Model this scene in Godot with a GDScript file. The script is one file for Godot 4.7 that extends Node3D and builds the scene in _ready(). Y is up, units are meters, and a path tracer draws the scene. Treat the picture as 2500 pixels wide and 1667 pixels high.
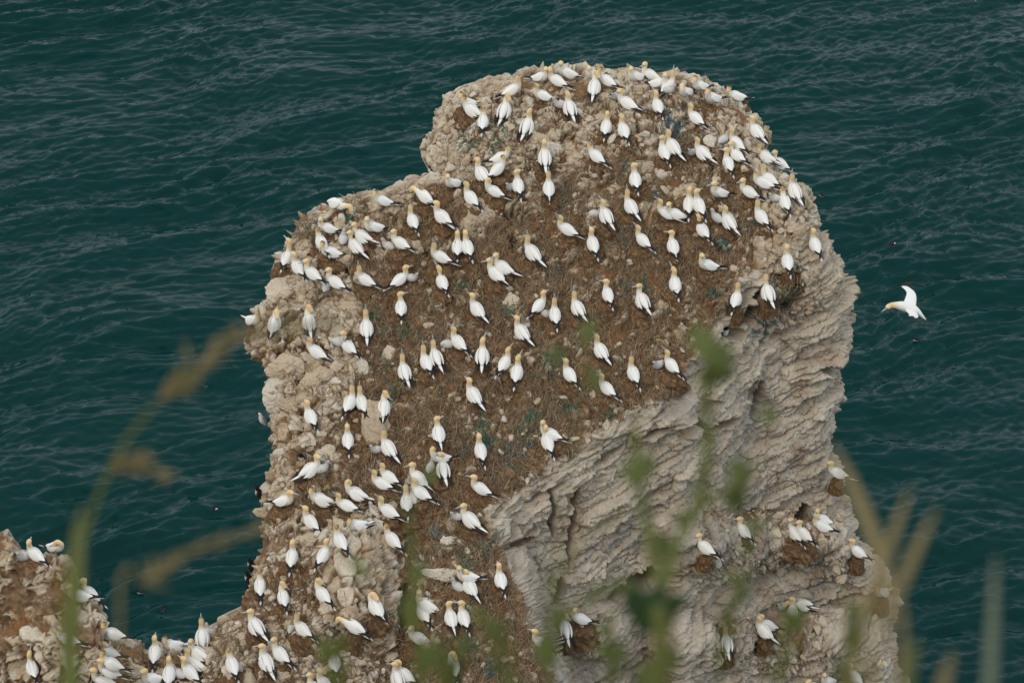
extends Node3D
# Gannet colony on a chalk sea stack, seen from the clifftop.

const EYE := Vector3(0, 80, 0)
const PITCH := 35.0
const T := 0.1786            # tan of half the horizontal field of view
var cp := cos(deg_to_rad(PITCH))
var sp := sin(deg_to_rad(PITCH))
var FWD := Vector3(0, -sp, -cp)
var UPV := Vector3(0, cp, -sp)
var rng := RandomNumberGenerator.new()
var used := {}
var M := {}

# ------------------------------------------------------------------ helpers
func ray(u: float, v: float) -> Vector3:
	return FWD + Vector3.RIGHT * ((u - 1250.0) / 1250.0 * T) + UPV * ((833.5 - v) / 1250.0 * T)

func at(u: float, v: float, depth: float) -> Vector3:
	return EYE + ray(u, v) * depth

func pix(p: Vector3) -> Vector2:
	var q := p - EYE
	var d := q.dot(FWD)
	return Vector2(1250.0 + q.x / d / T * 1250.0, 833.5 - q.dot(UPV) / d / T * 1250.0)

func on_sea(u: float, v: float, y := 0.0) -> Vector3:
	var r := ray(u, v)
	return EYE + r * ((y - EYE.y) / r.y)

func numbered(called: String) -> String:
	if not used.has(called):
		used[called] = 0
		return called
	used[called] += 1
	return "%s_%03d" % [called, used[called]]

func tag(o: Node, label: String, category: String, group := "", kind := "") -> void:
	if label: o.set_meta("label", label)
	if category: o.set_meta("category", category)
	if group: o.set_meta("group", group)
	if kind: o.set_meta("kind", kind)

func thing(called: String, label: String, category: String, group := "") -> Node3D:
	var o := Node3D.new()
	o.name = numbered(called)
	add_child(o)
	tag(o, label, category, group)
	return o

func part(called: String, mesh: Mesh, mat: Material, parent: Node) -> MeshInstance3D:
	var o := MeshInstance3D.new()
	o.name = called
	o.mesh = mesh
	o.material_override = mat
	parent.add_child(o, true)
	return o

func make_mesh(v: PackedVector3Array, n: PackedVector3Array, c: PackedColorArray, idx: PackedInt32Array) -> ArrayMesh:
	var a := []
	a.resize(Mesh.ARRAY_MAX)
	a[Mesh.ARRAY_VERTEX] = v
	a[Mesh.ARRAY_NORMAL] = n
	if c.size() > 0: a[Mesh.ARRAY_COLOR] = c
	a[Mesh.ARRAY_INDEX] = idx
	var m := ArrayMesh.new()
	m.add_surface_from_arrays(Mesh.PRIMITIVE_TRIANGLES, a)
	return m

func mat(albedo: Color, rough := 0.9, spec := 0.3, vertex := false) -> StandardMaterial3D:
	var m := StandardMaterial3D.new()
	m.albedo_color = Color.WHITE if vertex else albedo.linear_to_srgb()
	m.roughness = rough
	m.metallic_specular = spec
	m.vertex_color_use_as_albedo = vertex
	return m

func noise(kind: int, freq: float, seed_: int, oct := 1) -> FastNoiseLite:
	var n := FastNoiseLite.new()
	n.noise_type = kind
	n.frequency = freq
	n.seed = seed_
	if oct > 1:
		n.fractal_type = FastNoiseLite.FRACTAL_FBM
		n.fractal_octaves = oct
	else:
		n.fractal_type = FastNoiseLite.FRACTAL_NONE
	return n

func cells(freq: float, seed_: int, what := FastNoiseLite.RETURN_DISTANCE2_SUB) -> FastNoiseLite:
	var n := noise(FastNoiseLite.TYPE_CELLULAR, freq, seed_)
	n.cellular_return_type = what
	n.cellular_distance_function = FastNoiseLite.DISTANCE_EUCLIDEAN
	n.cellular_jitter = 1.0
	return n

func lerp_table(tab: Array, x: float) -> float:
	if x <= tab[0][0]: return tab[0][1]
	for i in range(1, tab.size()):
		if x <= tab[i][0]:
			return lerpf(tab[i - 1][1], tab[i][1], (x - tab[i - 1][0]) / (tab[i][0] - tab[i - 1][0]))
	return tab[-1][1]

func baked(tab: Array, lo: float, hi: float) -> PackedFloat32Array:
	var a := PackedFloat32Array()
	for i in int(hi - lo) + 2: a.append(lerp_table(tab, lo + i))
	return a

# tube / loft along points; each ring has two half widths (side, up); frame kept upright around the side axis
func loft(pts: Array, ra: Array, rb: Array, side: Vector3, segs: int, cols: Array = []) -> ArrayMesh:
	var v := PackedVector3Array()
	var n := PackedVector3Array()
	var c := PackedColorArray()
	var idx := PackedInt32Array()
	loft_into(v, n, c, idx, pts, ra, rb, side, segs, cols)
	return make_mesh(v, n, c, idx)

func loft_into(v: PackedVector3Array, n: PackedVector3Array, c: PackedColorArray, idx: PackedInt32Array, pts: Array, ra: Array, rb: Array, side: Vector3, segs: int, cols: Array) -> void:
	var start := v.size()
	var k := pts.size()
	for i in k:
		var t: Vector3 = (pts[mini(i + 1, k - 1)] - pts[maxi(i - 1, 0)]).normalized()
		var s := (side - t * side.dot(t)).normalized()
		var b := s.cross(t).normalized()
		for j in segs:
			var a := TAU * j / segs
			var off: Vector3 = s * cos(a) * ra[i] + b * sin(a) * rb[i]
			v.append(pts[i] + off)
			var nn: Vector3 = (s * cos(a) * rb[i] + b * sin(a) * ra[i])
			if i == 0: nn = nn.normalized() * 0.4 - t
			elif i == k - 1: nn = nn.normalized() * 0.4 + t
			n.append(nn.normalized() if nn.length() > 1e-6 else t)
			if cols.size() > 0: c.append(cols[i])
	for i in k - 1:
		for j in segs:
			var a0 := start + i * segs + j
			var a1 := start + i * segs + (j + 1) % segs
			idx.append_array(PackedInt32Array([a0, a1, a0 + segs, a1, a1 + segs, a0 + segs]))
	for e in [0, k - 1]:
		var o: int = start + e * segs
		for j in range(1, segs - 1):
			idx.append_array(PackedInt32Array([o, o + j + 1, o + j] if e == 0 else [o, o + j, o + j + 1]))

func catmull(p: Array, per: int) -> Array:
	var out := []
	for i in p.size() - 1:
		var a = p[maxi(i - 1, 0)]
		var b = p[i]
		var c = p[i + 1]
		var d = p[mini(i + 2, p.size() - 1)]
		for k in per:
			var t := float(k) / per
			out.append(0.5 * ((2.0 * b) + (c - a) * t + (2.0 * a - 5.0 * b + 4.0 * c - d) * t * t + (3.0 * b - a - 3.0 * c + d) * t * t * t))
	out.append(p[-1])
	return out

# ------------------------------------------------------------------ shape of the stack
# edge of the stack against the sea, photo rows -> photo columns
const EDGE_A := [[168, 1330], [180, 1270], [200, 1215], [225, 1110], [250, 1090], [300, 1060], [350, 1041], [400, 1048], [428, 1062], [440, 1030], [460, 955], [490, 830], [530, 742], [580, 712], [620, 690], [680, 672], [740, 648], [770, 622], [840, 610], [880, 618], [920, 640], [960, 660], [1000, 668], [1060, 664], [1100, 672], [1150, 668], [1200, 648], [1240, 652], [1300, 650], [1350, 640], [1400, 622], [1450, 604], [1490, 590], [1510, 560], [1540, 520], [1570, 490], [1620, 465], [1780, 430]]
const EDGE_B := [[168, 1530], [180, 1640], [200, 1710], [225, 1765], [255, 1800], [300, 1852], [330, 1880], [360, 1868], [400, 1885], [440, 1925], [465, 1972], [500, 1990], [560, 1994], [600, 2018], [650, 2050], [700, 2064], [800, 2066], [850, 2062], [880, 2040], [920, 2034], [960, 2036], [1000, 2028], [1060, 2026], [1100, 2030], [1150, 2048], [1200, 2062], [1300, 2070], [1350, 2100], [1420, 2158], [1480, 2170], [1540, 2160], [1600, 2168], [1660, 2205], [1780, 2260]]
# upper edge of the mainland buttress and saddle, photo columns -> photo rows
const EDGE_C := [[-160, 1290], [0, 1297], [20, 1306], [36, 1326], [46, 1342], [100, 1352], [158, 1362], [166, 1385], [170, 1420], [182, 1456], [232, 1470], [244, 1500], [246, 1548], [300, 1560], [340, 1562], [352, 1588], [430, 1582], [520, 1560], [640, 1640], [760, 1700]]
# lip where the nest slope breaks into the grey cliff
const LIP := [[1178, 1250], [1200, 1216], [1280, 1165], [1380, 1106], [1500, 1026], [1600, 968], [1655, 940], [1690, 862], [1745, 775], [1790, 700], [1850, 620], [1920, 575], [2000, 540], [2100, 520]]
const RIDGE := [[1216, 1170], [1250, 1176], [1330, 1218], [1420, 1258], [1520, 1290], [1600, 1318], [1667, 1334], [1780, 1360]]
const SOIL := [900, 570, 1000, 480, 1120, 440, 1400, 400, 1700, 330, 1850, 420, 1880, 560, 1820, 600, 1780, 720, 1580, 720, 1500, 790, 1580, 860, 1660, 925, 1500, 1020, 1370, 1090, 1180, 1205, 1200, 1330, 1270, 1500, 1330, 1667, 1340, 1790, 940, 1790, 960, 1560, 990, 1350, 960, 1230, 820, 1260, 690, 1230, 760, 1100, 850, 1010, 890, 800, 850, 660]

var edge_a := PackedFloat32Array()
var edge_b := PackedFloat32Array()
var edge_c := PackedFloat32Array()
var lip_v := PackedFloat32Array()
var ridge_u := PackedFloat32Array()
var soil_poly := PackedVector2Array()

func slope_depth(u: float, v: float) -> float:
	var d := lerp_table([[120, 69.4], [168, 68.6], [230, 67.6], [320, 66.6], [500, 65.7], [800, 64.5], [1000, 63.7], [1200, 62.8], [1400, 61.8], [1560, 61.0], [1680, 60.4], [1800, 59.8]], v)
	# the head block stands a little behind the shoulder below it on the seaward side
	d += 0.9 * smoothstep(470, 400, v) * smoothstep(1180, 1080, u)
	# a gully between ridge and slope, and the boulder in the saddle
	d += 0.5 * exp(-pow((u - 985.0) / 55.0, 2)) * smoothstep(1230, 1330, v)
	d -= 0.7 * exp(-pow((u - 850.0) / 110.0, 2)) * smoothstep(1270, 1340, v) * smoothstep(1560, 1500, v)
	return d

func cliff_drop(u: float, s: float, v: float) -> float:
	# s: image metres below the lip; steep rock, then ledges
	var d := 0.62 * minf(s, 0.9) * 0.5 + 0.52 * maxf(s - 0.9, 0.0)
	var ledge := smoothstep(1240, 1330, v) * smoothstep(1560, 1720, u)
	d -= 1.1 * ledge
	d += 0.35 * smoothstep(1330, 1440, v) * smoothstep(1560, 1720, u)
	d -= 1.0 * smoothstep(1470, 1580, v) * smoothstep(1560, 1680, u)
	d -= 0.5 * smoothstep(1430, 1560, v) * smoothstep(1250, 1330, u) * smoothstep(1600, 1480, u)
	return d

func stack_depth(u: float, v: float) -> float:
	var a := slope_depth(u, v)
	var iu := clampi(int(u) - 1100, 0, lip_v.size() - 1)
	var lv := lip_v[iu]
	var g := 0.0
	if u > 1165.0 and v > lv:
		var base := slope_depth(u, lv)
		var s := (v - lv) / 108.0
		g = base + cliff_drop(u, s, v) - a
	if v > 1216.0:
		var ru := ridge_u[clampi(int(v) - 1216, 0, ridge_u.size() - 1)]
		g *= smoothstep(ru - 14.0, ru + 64.0, u)
	g = maxf(g, 0.0) if v < 1216.0 else g
	return a + g

func in_cliff(u: float, v: float) -> float:
	if u < 1160.0: return 0.0
	var lv := lip_v[clampi(int(u) - 1100, 0, lip_v.size() - 1)]
	lv += 26.0 * n_mid.get_noise_2d(u * 0.012, v * 0.012) + 14.0 * n_mid.get_noise_2d(u * 0.06, v * 0.06)
	var s := smoothstep(-10.0, 26.0, v - lv)
	if v > 1216.0:
		var ru := ridge_u[clampi(int(v) - 1216, 0, ridge_u.size() - 1)]
		s *= smoothstep(ru - 20.0, ru + 14.0, u)
	return s

func soil_share(u: float, v: float) -> float:
	if v > 1216.0 or u > 1160.0:
		if in_cliff(u, v) > 0.5:
			var k := smoothstep(1235, 1260, v) * smoothstep(1410, 1370, v) * smoothstep(1660, 1720, u) * smoothstep(2080, 2020, u)
			k = maxf(k, smoothstep(1500, 1540, v) * smoothstep(1650, 1610, v) * smoothstep(1690, 1740, u) * smoothstep(2060, 1980, u))
			k = maxf(k, smoothstep(1510, 1530, v) * smoothstep(1620, 1580, v) * smoothstep(1390, 1410, u) * smoothstep(1480, 1440, u))
			var nest := exp(-(pow((u - 1905.0) / 60.0, 2) + pow((v - 705.0) / 75.0, 2)))
			return maxf(0.42 * k, 0.9 * nest)
	var p := Vector2(u, v)
	if Geometry2D.is_point_in_polygon(p, soil_poly): 
		return 0.775 - 0.14 * smoothstep(700, 420, v)
	if u > 780.0 and u < 985.0 and v > 1275.0 and v < 1500.0: return 0.06
	if u > 1165.0 and u < 1840.0 and v > 560.0: return 0.66
	if v < 470.0 and u > 1130.0 and u < 1820.0: return 0.44
	if v > 1230.0: return 0.5 if u < 990.0 else 0.3
	if u < 900.0 and v < 660.0: return 0.45
	if u < 900.0: return 0.3
	return 0.2

# carved features: u, v, reach in px, metres deep, stretch along (du, dv)
const HOLES := [[1566, 1418, 26, 1.3, 0.75, -0.66, 2.0], [1526, 1440, 14, 0.7, 0.9, -0.45, 3.5], [733, 926, 15, 1.1, 0, 1, 1.3], [1826, 760, 13, 1.1, 0.5, -0.86, 2.4], [1840, 722, 12, 0.9, 0.3, -0.95, 1.8], [1784, 812, 17, 0.7, 1, 0, 1.6], [1908, 735, 15, 1.0, 0.7, 0.7, 1.4], [2008, 895, 12, 0.7, 1, -0.2, 1.6], [1960, 1256, 16, 0.9, 0.5, -0.86, 1.6], [1838, 980, 10, 0.8, 0.25, -0.97, 6.0], [1824, 940, 12, 0.7, 0.15, -0.98, 3.0], [1745, 1030, 8, 0.5, 0.9, -0.4, 6.0], [1700, 1040, 10, 0.7, 0.35, 0.93, 4.0], [1395, 1290, 8, 0.6, -0.12, 0.99, 12.0], [1360, 1440, 9, 0.7, -0.25, 0.97, 4.0], [1345, 1250, 8, 0.5, 0.05, 1, 8.0], [1480, 1115, 9, 0.3, 0.85, -0.5, 6.0], [1330, 1200, 8, 0.25, 0.87, -0.5, 8.0], [1250, 1330, 8, 0.4, 0.87, -0.45, 7.0], [1600, 1050, 8, 0.4, 0.9, -0.4, 6.0], [700, 785, 10, 0.6, 0.8, -0.6, 3.2], [790, 735, 10, 0.8, 0.75, -0.66, 3.4], [700, 870, 9, 0.6, 0.8, 0.4, 3.4], [740, 1010, 8, 0.4, 0.9, 0.3, 3.0], [735, 1110, 16, 0.5, 1, -0.2, 2.0], [640, 905, 16, 0.9, 0.6, 0.8, 2.2], [985, 1480, 14, 0.8, -0.1, 1, 4.5], [940, 1450, 9, 0.4, -0.1, 1, 7.0], [890, 1455, 6, 0.3, 0.55, 0.83, 9.0], [1100, 1420, 11, 0.5, 1, 0.1, 3.5], [835, 655, 9, 0.5, 0.85, 0.5, 2.8], [1030, 615, 9, 0.5, 0.85, 0.2, 2.5], [1245, 525, 9, 0.4, 0.9, -0.2, 2.8], [1250, 590, 9, 0.4, 0.1, 1, 2.4], [1150, 590, 7, 0.35, 0.6, -0.8, 4.0], [1380, 335, 6, 0.25, 0.85, -0.5, 8.0], [1590, 380, 7, 0.35, 0.8, -0.5, 4.0], [1560, 320, 7, 0.3, 0.9, -0.1, 3.0]]

var n_big: FastNoiseLite
var n_mid: FastNoiseLite
var n_fine: FastNoiseLite
var n_patch: FastNoiseLite
var n_tone: FastNoiseLite
var n_stain: FastNoiseLite
var c_block: FastNoiseLite
var c_small: FastNoiseLite
var c_val: FastNoiseLite
var c_tiny: FastNoiseLite
var c_grit: FastNoiseLite
var c_sval: FastNoiseLite
var BED_N := Vector3(-0.17, 0.97, 0.14).normalized()
var BED_A := Vector3(0.98, 0.17, 0.01).normalized()

func facet(hash_: float, p: Vector3, k: float) -> float:
	# a tilted plane of its own for every block
	var t := Vector3(sin(hash_ * 91.0), sin(hash_ * 57.0 + 1.0), sin(hash_ * 33.0 + 2.0))
	return pingpong(t.dot(p) * k + hash_ * 7.0, 1.0) - 0.5

# metres that the surface stands out at p, and its colour
func relief(p: Vector3, u: float, v: float, out_c: Array) -> float:
	var cl := in_cliff(u, v)
	var warp := Vector3(n_mid.get_noise_3dv(p * 1.3), n_mid.get_noise_3dv(p * 1.3 + Vector3(31, 7, 5)), n_mid.get_noise_3dv(p * 1.3 + Vector3(-9, 17, 40)))
	var big := n_big.get_noise_3dv(p)
	var mid := n_mid.get_noise_3dv(p * 2.1)
	var fine := n_fine.get_noise_3dv(p)
	var tone := n_tone.get_noise_3dv(p)
	var stain := n_stain.get_noise_3dv(p)
	var h := 0.0
	var col := Color.BLACK
	# bare rock / soil on the slope
	var share := soil_share(u, v)
	var patch := n_patch.get_noise_3dv(p + warp * 0.5) + 0.22 * mid + 0.10 * fine
	var rock := smoothstep(-0.05, 0.05, patch - (share - 0.5) * 1.15)
	# cracked blocks
	var q := p + warp * 0.16
	var e1 := (c_block.get_noise_3dv(q) + 1.0)
	var e2 := (c_small.get_noise_3dv(q + warp * 0.04) + 1.0)
	var tv := c_val.get_noise_3dv(q)
	var b1 := smoothstep(0.0, 0.07, e1)
	var sv := c_sval.get_noise_3dv(q + warp * 0.04)
	var b2 := smoothstep(0.0, 0.10, e2)
	var b3 := smoothstep(0.0, 0.22, c_grit.get_noise_3dv(q + warp * 0.05) + 1.0)
	var rock_h := 0.06 * b1 + 0.022 * b2 + 0.09 * mid + 0.018 * fine + 0.06 * tv + 0.010 * b3 + 0.15 * facet(tv, p, 2.3) + 0.05 * facet(sv, p, 5.0) + 0.02 * sv - 0.02
	var rock_c := Color(0.64, 0.51, 0.355).lerp(Color(0.80, 0.70, 0.555), clampf(0.5 + tone * 0.9 + 0.55 * tv, 0, 1))
	rock_c = rock_c.lerp(Color(0.46, 0.315, 0.185), clampf(stain * 1.8 - 0.12, 0, 0.65))
	rock_c = rock_c.lerp(Color(0.80, 0.78, 0.74), clampf(n_stain.get_noise_3dv(p * 1.9 + Vector3(50, 0, 0)) * 3.0 - 0.75, 0, 0.65))
	# soil, matted straw
	var tn := (c_tiny.get_noise_3dv(p) + 1.0)
	var soil_h := 0.07 * mid + 0.05 * n_fine.get_noise_3dv(p * 0.6) + 0.03 * fine - 0.02 * tn
	var soil_c := Color(0.175, 0.108, 0.062).lerp(Color(0.37, 0.25, 0.155), clampf(0.5 + tone * 1.1 + fine * 0.5, 0, 1))
	soil_c = soil_c.lerp(Color(0.34, 0.18, 0.085), clampf(stain * 2.2 - 0.15, 0, 0.75))
	if tn < 0.13 and fine > -0.15: soil_c = soil_c.lerp(Color(0.42, 0.34, 0.25), 0.75)
	rock_c = soil_c.lerp(rock_c, smoothstep(0.0, 0.10, e1 + 0.05 * fine))   # earth packed in the joints
	h = lerpf(soil_h, rock_h, rock)
	col = soil_c.lerp(rock_c, rock)
	if cl > 0.001:
		var bn := p.dot(BED_N) + 0.04 * big + 0.012 * mid
		var ba := p.dot(BED_A)
		var bc := p.dot(BED_N.cross(BED_A))
		var bedp := Vector3(ba * 0.42, bn * 1.15, bc * 0.5)
		var bed := c_block.get_noise_3dv(bedp) + 1.0
		var bedv := c_val.get_noise_3dv(bedp)
		var bed2 := c_block.get_noise_3dv(Vector3(ba * 0.9, bn * 3.1, bc * 0.9) + warp * 0.05) + 1.0
		var bed2v := c_val.get_noise_3dv(Vector3(ba * 0.9, bn * 3.1, bc * 0.9) + warp * 0.05)
		var lam := n_mid.get_noise_3dv(Vector3(ba * 1.4, bn * 9.0, bc * 1.4))
		var ch := 0.15 * big + 0.04 * mid + 0.11 * bedv + 0.06 * smoothstep(0.0, 0.05, bed) + 0.10 * facet(bedv, p, 1.5) + 0.035 * bed2v + 0.025 * smoothstep(0.0, 0.06, bed2) + 0.05 * facet(bed2v, p, 3.5) + 0.022 * lam + 0.016 * b2 + 0.03 * facet(sv, p, 6.0) + 0.012 * b3 + 0.024 * fine - 0.07
		var bedl := Vector3(ba * 0.10, bn * 0.95 + 40.0, bc * 0.12)
		ch += 0.085 * smoothstep(0.0, 0.06, c_block.get_noise_3dv(bedl) + 1.0) + 0.09 * c_val.get_noise_3dv(bedl)
		var crumble := smoothstep(0.0, 0.25, share)
		ch += crumble * (0.09 * b1 + 0.05 * b2)
		var cc := Color(0.56, 0.475, 0.375).lerp(Color(0.73, 0.64, 0.52), clampf(0.5 + tone * 0.9 + 0.3 * bedv + 0.25 * lam, 0, 1))
		cc = cc.lerp(Color(0.40, 0.365, 0.33), clampf(n_stain.get_noise_3dv(p * 0.8 + Vector3(0, 9, 70)) * 2.0 - 0.1, 0, 0.6))
		cc = cc.lerp(Color(0.46, 0.31, 0.19), clampf(stain * 1.8 - 0.35 + 0.35 * crumble, 0, 0.5))
		cc = cc.lerp(Color(0.66, 0.55, 0.40), 0.6 * smoothstep(1780, 1960, u + 120.0 * mid) * smoothstep(900, 700, v))
		cc = cc.lerp(soil_c, 1.0 - smoothstep(-0.05, 0.05, patch - (share - 0.72) * 1.15))
		h = lerpf(h, ch, cl)
		col = col.lerp(cc, cl)
	var k := 1.0 + 0.16 * fine
	col = Color(col.r * k, col.g * k, col.b * k)
	for f in HOLES:
		var dx: float = u - f[0]
		var dy: float = v - f[1]
		var reach: float = f[2] * f[6]
		if absf(dx) < reach * 1.6 and absf(dy) < reach * 1.6:
			var al: float = (dx * f[4] + dy * f[5]) / reach
			var ac: float = (dx * f[5] - dy * f[4]) / f[2] + 0.5 * mid
			var r2 := al * al + ac * ac
			if r2 < 1.0: h -= f[3] * pow(1.0 - r2, 0.6)
	out_c[0] = col
	return h

class Shell:
	var nx: int
	var ny: int
	var px: PackedVector2Array
	var pos: PackedVector3Array
	var nor: PackedVector3Array
	var col: PackedColorArray

func finish_shell(s: Shell, edge: PackedFloat32Array, depth: Callable) -> void:
	var n := s.nx * s.ny
	var base := PackedVector3Array()
	base.resize(n)
	for i in n:
		var d: float = depth.call(s.px[i].x, s.px[i].y)
		var t := edge[i]
		if t < 1.0:
			var k := 1.0 - t
			d += 1.5 * (1.0 - sqrt(maxf(0.0, 1.0 - k * k)))
		base[i] = at(s.px[i].x, s.px[i].y, d)
	var nb := normals_of(base, s.nx, s.ny, 4)
	s.pos.resize(n)
	s.col.resize(n)
	var oc := [Color.BLACK]
	for i in n:
		var h := relief(base[i], s.px[i].x, s.px[i].y, oc)
		s.pos[i] = base[i] + nb[i] * h
		s.col[i] = oc[0]
	s.nor = normals_of(s.pos, s.nx, s.ny, 1)

func normals_of(p: PackedVector3Array, nx: int, ny: int, st: int) -> PackedVector3Array:
	var o := PackedVector3Array()
	o.resize(nx * ny)
	for j in ny:
		var ja := maxi(j - st, 0) * nx
		var jb := mini(j + st, ny - 1) * nx
		for i in nx:
			var a := p[j * nx + mini(i + st, nx - 1)] - p[j * nx + maxi(i - st, 0)]
			var b := p[jb + i] - p[ja + i]
			var c := b.cross(a)
			o[j * nx + i] = c.normalized() if c.length_squared() > 1e-14 else -FWD
	return o

func shell_mesh(s: Shell, back_u: bool) -> ArrayMesh:
	# front sheet plus a coarse back and a wall down to the sea bed, so that the rock is solid
	var v := s.pos.duplicate()
	var nn := s.nor.duplicate()
	var c := s.col.duplicate()
	var idx := PackedInt32Array()
	idx.resize((s.nx - 1) * (s.ny - 1) * 6)
	var w := 0
	for j in s.ny - 1:
		for i in s.nx - 1:
			var a := j * s.nx + i
			for k in [a, a + 1, a + s.nx, a + 1, a + s.nx + 1, a + s.nx]:
				idx[w] = k
				w += 1
	# rim: loop round the sheet
	var rim := PackedInt32Array()
	for i in s.nx: rim.append(i)
	for j in range(1, s.ny): rim.append(j * s.nx + s.nx - 1)
	for i in range(s.nx - 2, -1, -1): rim.append((s.ny - 1) * s.nx + i)
	for j in range(s.ny - 2, 0, -1): rim.append(j * s.nx)
	var mid := Vector3.ZERO
	for k in rim: mid += v[k]
	mid /= rim.size()
	var bottom := (s.ny - 1) * s.nx
	var start := v.size()
	for ring in 2:
		for k in rim:
			var p := v[k]
			var low := k >= bottom
			var q: Vector3
			if ring == 0:
				q = p + Vector3(0, -30, 0) if low else p + (p - EYE).normalized() * 4.0 + Vector3(0, -0.4, 0) + (mid - p) * 0.22
			else:
				q = Vector3(lerpf(p.x, mid.x, 0.1 if low else 0.35), -4, p.z - (2.0 if low else 5.0))
			v.append(q)
			nn.append((Vector3(p.x - mid.x, 0, p.z - mid.z)).normalized())
			c.append(Color(0.42, 0.36, 0.28))
	var m := rim.size()
	for ring in 2:
		for k in m:
			var k2 := (k + 1) % m
			var a: int = rim[k] if ring == 0 else start + k
			var b: int = rim[k2] if ring == 0 else start + k2
			var a2 := start + ring * m + k
			var b2 := start + ring * m + k2
			idx.append_array(PackedInt32Array([a, a2, b, b, a2, b2]))
	return make_mesh(v, nn, c, idx)

var stack: Shell
var spur: Shell

func build_stack() -> void:
	var s := Shell.new()
	s.nx = 500
	s.ny = 530
	var edge := PackedFloat32Array()
	var n := s.nx * s.ny
	s.px.resize(n)
	edge.resize(n)
	for j in s.ny:
		var v := 168.0 + (1770.0 - 168.0) * j / (s.ny - 1.0)
		var ua := edge_a[int(v) - 168]
		var ub := edge_b[int(v) - 168]
		for i in s.nx:
			var f := float(i) / (s.nx - 1)
			f = lerpf(f, 0.5 - 0.5 * cos(PI * f), 0.25)
			var u := lerpf(ua, ub, f)
			s.px[j * s.nx + i] = Vector2(u, v)
			edge[j * s.nx + i] = minf(minf((u - ua) / 60.0, (ub - u) / 60.0), (v - 160.0) / 60.0)
	finish_shell(s, edge, stack_depth)
	stack = s

func spur_depth(u: float, v: float) -> float:
	var top := edge_c[clampi(int(u) + 160, 0, edge_c.size() - 1)]
	var d := lerp_table([[-160, 60.6], [120, 60.2], [250, 60.4], [340, 60.7], [480, 61.0], [760, 61.6]], u)
	var sv := (v - top) / 110.0
	if u < 250.0:
		var steps := 0.30 * sv - 0.8 * smoothstep(1500, 1570, v) - 0.25 * smoothstep(1440, 1470, v) * smoothstep(20, 120, u)
		d += steps
	else:
		d += -0.45 * sv
	return d

func build_spur() -> void:
	var s := Shell.new()
	s.nx = 300
	s.ny = 150
	var edge := PackedFloat32Array()
	var n := s.nx * s.ny
	s.px.resize(n)
	edge.resize(n)
	for j in s.ny:
		for i in s.nx:
			var u := -150.0 + 900.0 * i / (s.nx - 1.0)
			var top := edge_c[int(u) + 160]
			var v := lerpf(top, 1800.0, float(j) / (s.ny - 1))
			s.px[j * s.nx + i] = Vector2(u, v)
			edge[j * s.nx + i] = (v - top) / 40.0
	finish_shell(s, edge, spur_depth)
	spur = s

var zbuf := PackedFloat32Array()
func fill_zbuf() -> void:
	zbuf.resize(520 * 370)
	zbuf.fill(1e9)
	for sh in [stack, spur]:
		for p in sh.pos:
			var q := pix(p)
			var x := int(q.x / 5.0)
			var y := int(q.y / 5.0)
			if x >= 0 and y >= 0 and x < 520 and y < 370:
				zbuf[y * 520 + x] = minf(zbuf[y * 520 + x], (p - EYE).dot(FWD))

func near_rock(q: Vector2) -> float:
	var x := clampi(int(q.x / 5.0), 1, 518)
	var y := clampi(int(q.y / 5.0), 1, 368)
	return minf(minf(zbuf[y * 520 + x], zbuf[y * 520 + x - 1]), minf(zbuf[y * 520 + x + 1], zbuf[(y - 1) * 520 + x]))

func on_rock(u: float, v: float) -> Array:
	# surface point and normal where the line of sight meets the rock
	if u < 420.0 or (u < 470.0 and v > 1575.0):
		var fi := clampf((u + 150.0) / 900.0, 0, 1) * (spur.nx - 1)
		var top := edge_c[clampi(int(u) + 160, 0, edge_c.size() - 1)]
		var fj := clampf((v - top) / (1800.0 - top), 0, 1) * (spur.ny - 1)
		var k := int(round(fj)) * spur.nx + int(round(fi))
		return [spur.pos[k], spur.nor[k]]
	var vv := clampf(v, 170.0, 1768.0)
	var ua := edge_a[int(vv) - 168]
	var ub := edge_b[int(vv) - 168]
	var j := int(round((vv - 168.0) / (1770.0 - 168.0) * (stack.ny - 1)))
	var lo := 0
	var hi := stack.nx - 1
	while hi - lo > 1:
		var m := (lo + hi) / 2
		if stack.px[j * stack.nx + m].x < u: lo = m
		else: hi = m
	return [stack.pos[j * stack.nx + lo], stack.nor[j * stack.nx + lo]]

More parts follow.
